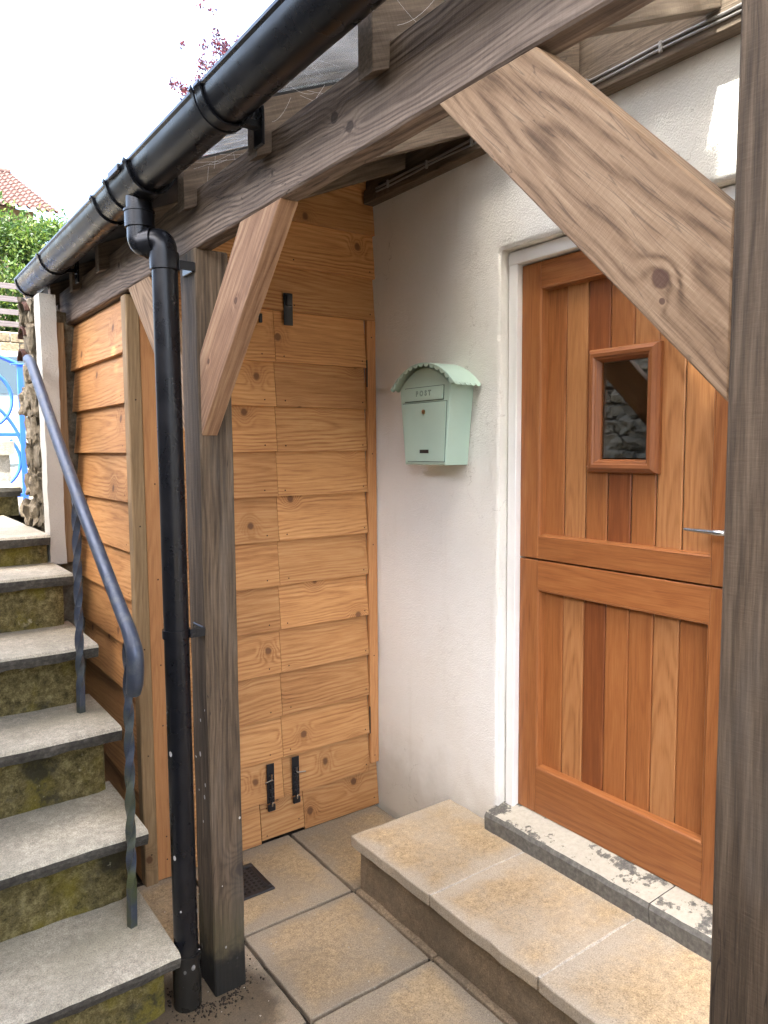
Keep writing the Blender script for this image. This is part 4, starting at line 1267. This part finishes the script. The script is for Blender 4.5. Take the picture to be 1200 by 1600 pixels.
# ================================================================== HANDRAIL
hr = thing('handrail', (-1.272, 0.0, 0.2), 'worn blue-black iron handrail on twisted square bars beside the steps', 'handrail')
RX = -1.272
rp = fillet([(RX, 0.645, 1.992), (RX, 0.585, 1.972), (RX, 0.182, 1.660), (RX, -0.14, 1.424), (RX, -0.47, 1.200), (RX, -0.600, 1.112), (RX, -0.642, 1.062), (RX, -0.632, 0.990), (RX, -0.612, 0.948)], 0.030, 5)
nr_ = len(rp)
tube('rail', hr, rp, [0.0215 + 0.0035 * max(0.0, min(1.0, (i - (nr_ - 19)) / 8)) - (0.003 if i == nr_ - 1 else 0.0) for i in range(nr_)], M['rail'], 18, rx=0.92)
tube('wall_fixing', hr, [(RX, 0.636, 1.984), (RX + 0.01, 0.690, 1.975)], 0.013, M['rail'], 10)
def twisted(name, par, p0, p1, half, turns, plain0=0.12, plain1=0.02, n=150):
    p0, p1 = Vector(p0), Vector(p1)
    vs_, fs = [], []
    for i in range(n + 1):
        t = i / n
        c = p0.lerp(p1, t)
        q = min(max((t - plain0) / (1 - plain0 - plain1), 0), 1)
        a = math.pi / 4 + 0.35 + q * turns * 2 * math.pi
        for k in range(4):
            th = a + k * math.pi / 2
            vs_.append((c.x + math.cos(th) * half * 1.414, c.y + math.sin(th) * half * 1.414, c.z))
    for i in range(n):
        for k in range(4):
            fs.append((i * 4 + k, i * 4 + (k + 1) % 4, (i + 1) * 4 + (k + 1) % 4, (i + 1) * 4 + k))
    fs += [(3, 2, 1, 0), tuple(n * 4 + k for k in range(4))]
    return link(name, mesh(name, vs_, fs, M['rail']), par)
twisted('baluster', hr, (RX, -0.513, 0.200), (RX, -0.575, 1.125), 0.0105, 2.2, 0.13)
twisted('baluster', hr, (RX - 0.004, -0.010, 0.712), (RX, -0.045, 1.482), 0.0105, 2.0, 0.10)

# ================================================================== PILLAR AND RUBBLE WALL
pi_ = link('rendered_pillar', None, None, T(-1.18, 0.73, 1.15))
tag(pi_, 'narrow grey-white rendered pillar at the top of the steps', 'pillar')
def rough_box(name, par, x0, x1, y0, y1, z0, z1, mat, amp=0.006, fr_=9.0, step=0.03):
    bm = bmesh.new()
    bmesh.ops.create_cube(bm, size=1.0)
    for v in bm.verts:
        v.co = Vector(((x0 + x1) / 2 + v.co.x * (x1 - x0), (y0 + y1) / 2 + v.co.y * (y1 - y0), (z0 + z1) / 2 + v.co.z * (z1 - z0)))
    for ax_, L in ((0, x1 - x0), (1, y1 - y0), (2, z1 - z0)):
        es = [e for e in bm.edges if abs((e.verts[0].co - e.verts[1].co).normalized()[ax_]) > 0.9]
        c = int(L / step)
        if c > 0: bmesh.ops.subdivide_edges(bm, edges=es, cuts=min(c, 60), use_grid_fill=True)
    for v in bm.verts:
        v.co += noise.noise_vector(v.co * fr_) * amp + noise.noise_vector(v.co * fr_ * 3) * amp * 0.5
    return link(name, from_bm(name, bm, mat, True), par)
rough_box('shaft', pi_, -1.212, -1.150, 0.685, 0.785, 1.14, 2.27, M['pillar'], 0.004, 8)
bar('edge_batten', pi_, -1.149, -1.112, 0.720, 0.760, 1.14, 2.165, M['treated'], 'z')
rw = thing('rubble_wall', (-1.1, 1.05, 1.15), 'rough rubble stone wall end beside the rendered pillar', 'wall')
rough_box('core', rw, -1.172, -0.05, 0.80, 1.10, 0.3, 2.22, M['rubble'], 0.012, 6, 0.08)
sd = 0
for row in range(8):
    z = 1.285 + row * 0.125
    y = 0.80 + (0.05 if row % 2 else 0)
    while y < 1.06:
        L = random.uniform(0.09, 0.17)
        sd += 1
        rock('stone', rw, (-1.182 + random.uniform(-0.012, 0.008), y + L / 2, z + 0.06 + random.uniform(-0.01, 0.01)), (random.uniform(0.05, 0.085), L, random.uniform(0.105, 0.14)), M['rubble'], sd, 0.55, 3)
        y += L * 0.93
vt = thing('verge_tiles', (-1.24, 1.1, 2.1), 'dark curved clay tiles overhanging the rubble wall below the gutter end', 'tiles')
for k, (y, z) in enumerate(((0.98, 2.225), (1.03, 2.125), (1.07, 2.03))):
    vs_, fs = [], []
    n = 14
    for i in range(n + 1):
        a = math.pi * (0.05 + 0.9 * i / n)
        for (r_, xx) in ((0.070, -1.228), (0.070, -1.10), (0.058, -1.10), (0.058, -1.228)):
            vs_.append((xx, y + r_ * math.cos(a) * 1.1, z + r_ * math.sin(a) * 0.8))
    for i in range(n):
        for q in range(4):
            fs.append((i * 4 + q, i * 4 + (q + 1) % 4, (i + 1) * 4 + (q + 1) % 4, (i + 1) * 4 + q))
    fs += [(3, 2, 1, 0), (n * 4, n * 4 + 1, n * 4 + 2, n * 4 + 3)]
    link('tile', mesh('tile', vs_, fs, M['darkclay'], True), vt)

# ================================================================== BACKGROUND
up_ = tag(link('lane', mesh('lane', [(-7, 2.5, 1.225), (12, 2.5, 1.225), (14, 60, 1.0), (-12, 60, 1.0)], [(0, 1, 2, 3)], M['lane'])), kind='structure')
# blue iron gate
ga = thing('garden_gate', (-1.4, 3.0, 1.25), 'bright blue iron garden gate with round scrollwork above the steps', 'gate')
BL = M['bluepaint']
bar('post', ga, -0.915, -0.880, 2.985, 3.015, 1.24, 2.215, BL, 'z', 0.002)
bar('post_cap', ga, -0.955, -0.865, 2.98, 3.02, 2.2155, 2.225, BL, 'x', 0.002)
bar('post', ga, -1.94, -1.905, 2.985, 3.015, 1.24, 2.215, BL, 'z', 0.002)
tp = [(-1.905 + 0.99 * i / 24, 3.0, 2.225 + 0.13 * math.sin(math.pi * i / 24)) for i in range(25)]
tube('top_rail', ga, tp, 0.014, BL, 8)
bar('rail', ga, -1.904, -0.916, 2.99, 3.01, 1.725, 1.75, BL, 'x', 0.001)
bar('rail', ga, -1.904, -0.916, 2.99, 3.01, 1.305, 1.33, BL, 'x', 0.001)
def hoop(c, r):
    tube('hoop', ga, arc_pts((c[0], 3.0, c[1]), r, 0, 2 * math.pi, 36, 'xz'), 0.012, BL, 8)
hoop((-1.16, 1.98), 0.205); hoop((-1.62, 1.98), 0.205)
tube('scroll', ga, arc_pts((-1.41, 3.0, 1.55), 0.52, 0.05 * math.pi, 0.55 * math.pi, 20), 0.012, BL, 8)
tube('scroll', ga, arc_pts((-1.12, 3.0, 1.56), 0.20, -0.6 * math.pi, 0.25 * math.pi, 16), 0.012, BL, 8)
bar('hinge', ga, -0.884, -0.835, 2.99, 3.01, 1.52, 1.60, BL, 'x', 0.004)
# stone bench on the landing
be = thing('stone_bench', (-1.25, 2.45, 1.43), 'small grey stone bench slab on legs before the blue gate', 'bench')
rough_box('seat', be, -1.62, -1.052, 2.40, 2.60, 1.60, 1.685, M['path'], 0.006, 8, 0.06)
rough_box('leg', be, -1.16, -1.075, 2.43, 2.57, 1.437, 1.602, M['path'], 0.005, 8, 0.05)
rough_box('leg', be, -1.60, -1.51, 2.43, 2.57, 1.437, 1.602, M['path'], 0.005, 8, 0.05)
# garden wall of coursed stone and slatted fence
gw = thing('garden_wall', (0, 7.1, 1.2), 'pale coursed stone garden wall behind the blue gate', 'wall')
bar('core', gw, -3.2, 3.0, 7.03, 7.25, 1.1, 3.02, M['mortar'], 'x', 0)
for r_ in range(11):
    z = 1.72 + r_ * 0.118
    x = -1.3 - random.uniform(0, 0.2)
    while x < 0.55:
        L = random.uniform(0.14, 0.34)
        bar('stone', gw, x, x + L - 0.012, 7.0 + random.uniform(-0.006, 0.006), 7.035, z, z + 0.106, M['ashlar'], 'x', 0.006, 0.004, 1)
        x += L
fe = thing('slat_fence', (0, 7.12, 3.03), 'weathered horizontal slat fence on top of the stone garden wall', 'fence')
for z in (3.09, 3.23, 3.38, 3.53):
    bar('slat', fe, -2.6, 1.2, 7.08, 7.105, z, z + 0.062, M['fence'], 'x')
for x in (-2.2, -0.95, 0.95):
    bar('post', fe, x, x + 0.08, 7.106, 7.18, 3.02, 3.68, M['fence'], 'z')
# hedge
def foliage(name, parent, centres, count, leaf_len, mat, spread, seed, aspect=0.45):
    rg = np.random.default_rng(seed)
    C = np.array(centres)
    idx = rg.integers(0, len(C), count)
    sp_ = np.array(spread) if np.ndim(spread) else np.full(3, spread)
    d = rg.normal(size=(count, 3)); d /= np.linalg.norm(d, axis=1)[:, None]
    rr = rg.random(count) ** 0.45
    P = C[idx, :3] + d * rr[:, None] * C[idx, 3:4] * sp_
    a = rg.normal(size=(count, 3)); a[:, 2] += 0.3; a /= np.linalg.norm(a, axis=1)[:, None]
    b = np.cross(a, rg.normal(size=(count, 3))); b /= np.linalg.norm(b, axis=1)[:, None]
    nn = np.cross(a, b)
    L = leaf_len * rg.uniform(0.6, 1.3, count)[:, None]
    W = L * aspect
    v0 = P; v1 = P + a * L * 0.5 + b * W * 0.5 + nn * L * 0.08; v2 = P + a * L; v3 = P + a * L * 0.5 - b * W * 0.5 + nn * L * 0.08
    V = np.stack([v0, v1, v2, v3], 1).reshape(-1, 3)
    F = np.arange(count * 4).reshape(-1, 4)
    me = bpy.data.meshes.new(name)
    me.from_pydata(V.tolist(), [], F.tolist())
    me.materials.append(mat)
    return link(name, me, parent)
he = thing('hedge', (0.0, 7.9, 1.1), 'tall bright green leafy hedge behind the slat fence', 'hedge')
hc = []
rr_ = random.Random(3)
for k in range(330):
    x = rr_.uniform(-2.0, 1.45)
    top = 4.62 - max(0, x - 0.25) * 0.3 - max(0, -0.4 - x) * 0.1
    z = rr_.uniform(1.7, top)
    hc.append((x, 7.7 + rr_.uniform(-0.28, 0.5), z, rr_.uniform(0.14, 0.34)))
foliage('leaves', he, hc, 60000, 0.075, M['hedge'], 1.0, 5)
for x in (-1.9, -1.0, -0.1, 0.7):
    tube('stem', he, [(x, 7.9, 1.1), (x + 0.05, 7.9, 2.4), (x - 0.03, 7.92, 3.8)], [0.05, 0.035, 0.015], M['bark'], 7)
# red-leaved tree behind the porch roof
tr = thing('purple_leaved_tree', (3.3, 9.5, 0.9), 'red and purple leaved tree showing above the gutter', 'tree')
def px_dir(px, py):
    return (r2 * (px - 600) - u2 * (py - 800) + fwd * 1150.3773)
def ray_y(px, py, Y):
    d = px_dir(px, py); return CAM + d * ((Y - CAM.y) / d.y)
tube('trunk', tr, [(3.4, 9.5, 0.9), (3.5, 9.5, 3.5), (3.45, 9.5, 5.6), (3.6, 9.5, 6.6)], [0.13, 0.10, 0.07, 0.05], M['bark'], 9)
tips = [((3.5, 9.45, 6.3), (3.52, 9.5, 8.75)), ((3.5, 9.5, 6.0), (2.92, 9.45, 7.55)), ((3.5, 9.5, 6.2), (3.25, 9.5, 8.3)), ((3.5, 9.5, 6.2), (3.85, 9.6, 8.2)), ((3.5, 9.5, 6.0), (3.5, 9.3, 8.2)), ((3.5, 9.5, 5.9), (4.2, 9.5, 7.8)), ((3.45, 9.5, 6.0), (3.15, 9.6, 7.7)),
        ((3.5, 9.5, 6.4), (3.75, 9.4, 8.45)), ((3.45, 9.5, 5.2), (2.95, 9.4, 6.7)), ((3.5, 9.5, 5.4), (4.1, 9.6, 6.9)), ((3.45, 9.5, 5.4), (3.4, 10.0, 7.1)), ((3.45, 9.5, 5.0), (3.6, 9.0, 6.6))]
tc_ = []
for a, b in tips:
    a, b = Vector(a), Vector(b)
    mid = a.lerp(b, 0.5) + Vector((0.08, 0, -0.05))
    tube('branch', tr, [a, mid, b], [0.03, 0.018, 0.006], M['bark'], 6)
    for q in range(26):
        t = 0.35 + 0.65 * q / 25
        c = a.lerp(b, t)
        tc_.append((c.x + random.gauss(0, 0.13), c.y + random.gauss(0, 0.13), c.z + random.gauss(0, 0.12), 0.07 + 0.10 * (1 - t)))
foliage('crown', tr, tc_, 7800, 0.065, M['plum'], 1.0, 9, 0.5)
# far house with a pantiled roof
fh = thing('far_house', (2.0, 21, 1.0), 'distant house with a red pantiled roof above the hedge', 'house')
bar('wall', fh, -2.5, 2.7, 20.6, 25, 1.0, 8.4, M['ashlar'], 'x', 0)
def pantiles():
    vs_, fs = [], []
    x0, x1, rows, per = -2.9, 3.35, 16, 26
    nu = per * 8
    for r_ in range(rows):
        for e in (0, 1):
            t = (r_ + e) / rows
            y = 20.1 + 2.6 * t; z = 8.30 + 1.75 * t + (0.05 if e == 0 else -0.01)
            for i in range(nu + 1):
                xx = x0 + (x1 - x0 - 0.85 * t) * i / nu
                vs_.append((xx, y, z + 0.045 * math.sin(i / 8 * 2 * math.pi)))
    for r_ in range(rows * 2 - 1):
        for i in range(nu):
            fs.append((r_ * (nu + 1) + i, r_ * (nu + 1) + i + 1, (r_ + 1) * (nu + 1) + i + 1, (r_ + 1) * (nu + 1) + i))
    b = len(vs_)
    return mesh('roof', vs_, fs, M['clay'], True)
rf = link('roof', pantiles(), fh)
slab_quad('back_roof', fh, (-2.9, 22.7, 10.03), (2.5, 22.7, 10.03), (3.3, 25.4, 8.2), (-2.9, 25.4, 8.2), 0.06, M['clay'])
tube('ridge', rf, [(-2.9, 22.7, 10.05), (2.52, 22.7, 10.05)], 0.10, M['clay'], 10)
# pale car parked behind the gate
ca = thing('parked_car', (-0.9, 5.4, 1.16), 'pale blue car parked behind the blue gate', 'car')
def car_body():
    prof = [(-1.95, 0.30), (-1.95, 0.72), (-1.55, 0.86), (-0.95, 0.92), (-0.35, 1.36), (0.75, 1.38), (1.45, 0.98), (1.92, 0.90), (1.97, 0.35)]
    bm = bmesh.new()
    rows = []
    for (w, s) in ((-0.82, 0.985), (-0.70, 1.0), (0.70, 1.0), (0.82, 0.985)):
        rows.append([bm.verts.new((x * s, w * (0.84 if z > 1.2 else 1.0), z * s)) for x, z in prof])
    n = len(prof)
    for a, b in zip(rows, rows[1:]):
        for i in range(n): bm.faces.new((a[i], a[(i + 1) % n], b[(i + 1) % n], b[i]))
    bm.faces.new(rows[0]); bm.faces.new(rows[-1][::-1])
    bmesh.ops.bevel(bm, geom=bm.edges[:], offset=0.03, segments=2, affect='EDGES')
    return from_bm('body', bm, M['carpaint'], True)
CM = T(-0.9, 5.4, 1.16)
link('body', car_body(), ca, CM)
for s in (-1, 1):
    link('side_window', mesh('side_window', [(-0.70, s * 0.822, 0.95), (1.25, s * 0.822, 0.99), (0.68, s * 0.712, 1.31), (-0.32, s * 0.712, 1.30)], [(0, 1, 2, 3) if s < 0 else (3, 2, 1, 0)], M['carglass']), ca, CM)
    for wx in (-1.25, 1.25):
        w_ = link('wheel', tube_me('wheel', [(wx, s * 0.64, 0.31), (wx, s * 0.835, 0.31)], 0.31, M['rubber'], 24), ca, CM)
        link('hub', tube_me('hub', [(wx, s * 0.80, 0.31), (wx, s * 0.845, 0.31)], 0.19, M['steel'], 16), w_, CM)

# stone retaining wall across the passage (it shows mirrored in the door window)
tw = thing('retaining_wall', (-3.1, 0.5, 0.0), 'rough stone retaining wall mirrored in the small door window', 'wall')
rough_box('core', tw, -3.45, -3.02, -6.0, 4.5, -0.05, 2.7, M['rubble'], 0.02, 3, 0.18)
sd = 100
for row in range(15):
    z = 0.85 + row * 0.125
    y = -0.2 + random.uniform(-0.1, 0.1)
    while y < 2.3:
        L = random.uniform(0.12, 0.34)
        sd += 1
        rock('stone', tw, (-3.0 + random.uniform(-0.025, 0.02), y + L / 2, z + 0.06), (0.13, L * 1.0, random.uniform(0.10, 0.145)), M['rubble'], sd, 0.5, 3)
        y += L
# added, unseen tree; crown shaped to shade steps and porch, sparing a wall patch
bt_ = thing('added_shade_tree', (-5.6, -2.6, 0.0), 'broad leafy tree added out of view to shade the porch', 'tree')
tube('trunk', bt_, [(-5.6, -2.6, -0.1), (-5.5, -2.6, 2.5), (-5.2, -2.7, 5.0), (-4.9, -2.8, 6.6)], [0.30, 0.24, 0.18, 0.10], M['bark'], 12)
ct = []
rt = random.Random(21)
for k in range(420):
    h_ = 7.0 + rt.uniform(-0.7, 0.9)
    y_ = rt.uniform(-7.0, 0.0)
    edge = -2.92 if y_ < -2.3 else -2.40
    x_ = rt.uniform(-7.0, edge)
    ct.append((x_ - 0.5625 * (h_ - 7.0), y_ - 0.25 * (h_ - 7.0), h_, rt.uniform(0.30, 0.42) if x_ < edge - 0.2 else 0.26))
for (x, y) in ((-3.4, -1.2), (-3.3, -3.0), (-3.5, -5.0), (-6.2, -1.4), (-6.4, -4.6)):
    tube('limb', bt_, [(-5.2, -2.7, 5.0), ((x - 5.2) / 2, (y - 2.7) / 2, 6.3), (x, y, 7.1)], [0.11, 0.07, 0.03], M['bark'], 8)
foliage('crown', bt_, ct, 95000, 0.19, M['hedge'], 1.0, 33, 0.6)

# pale grit scattered on the paving
cv, cf = [], []
for k in range(90):
    cx, cy = random.uniform(-1.3, -0.45), random.uniform(-1.35, -0.05)
    s_ = random.uniform(0.0012, 0.0035)
    b0 = len(cv)
    for q in ((1, 0, 0), (-0.5, 0.86, 0), (-0.5, -0.86, 0), (0, 0, 0.8)):
        cv.append((cx + q[0] * s_, cy + q[1] * s_, 0.003 + q[2] * s_))
    cf += [(b0, b0 + 1, b0 + 3), (b0 + 1, b0 + 2, b0 + 3), (b0 + 2, b0, b0 + 3)]
tag(link('grit', mesh('grit', cv, cf, M['mortar'])), 'pale grit scattered over the buff paving', 'grit', kind='stuff')
# cobwebs between the gutter, rafters and glass
wv_, wf_ = [], []
def strand(a, b, sag):
    a, b = Vector(a), Vector(b)
    n = 7
    k0 = len(wv_)
    for i in range(n + 1):
        t = i / n
        c = a.lerp(b, t) + Vector((0, 0, -sag * 4 * t * (1 - t)))
        for q in range(3):
            th = q * 2.0944
            wv_.append(c + Vector((math.cos(th) * 0.0002, 0, math.sin(th) * 0.0002)))
    for i in range(n):
        for q in range(3):
            wf_.append((k0 + i * 3 + q, k0 + i * 3 + (q + 1) % 3, k0 + (i + 1) * 3 + (q + 1) % 3, k0 + (i + 1) * 3 + q))
rw_ = random.Random(4)
for base in (-1.145, -0.712, -1.585):
    for k in range(7):
        y0 = base - 0.001
        a = (rw_.uniform(-1.09, -0.88), y0 - rw_.uniform(0, 0.06), 0)
        a = (a[0], a[1], 2.853 + SL * a[0] - rw_.uniform(0.0, 0.03))
        b = (rw_.uniform(-1.115, -0.95), y0 - rw_.uniform(0.0, 0.12), 0)
        b = (b[0], b[1], 2.735 + SL * b[0] + rw_.uniform(0.03, 0.11))
        strand(a, b, rw_.uniform(0.0, 0.012))
tag(link('cobwebs', mesh('cobwebs', wv_, wf_, M['web'])), 'fine dusty cobwebs hung between the rafters and the roof glass', 'cobweb', kind='stuff')
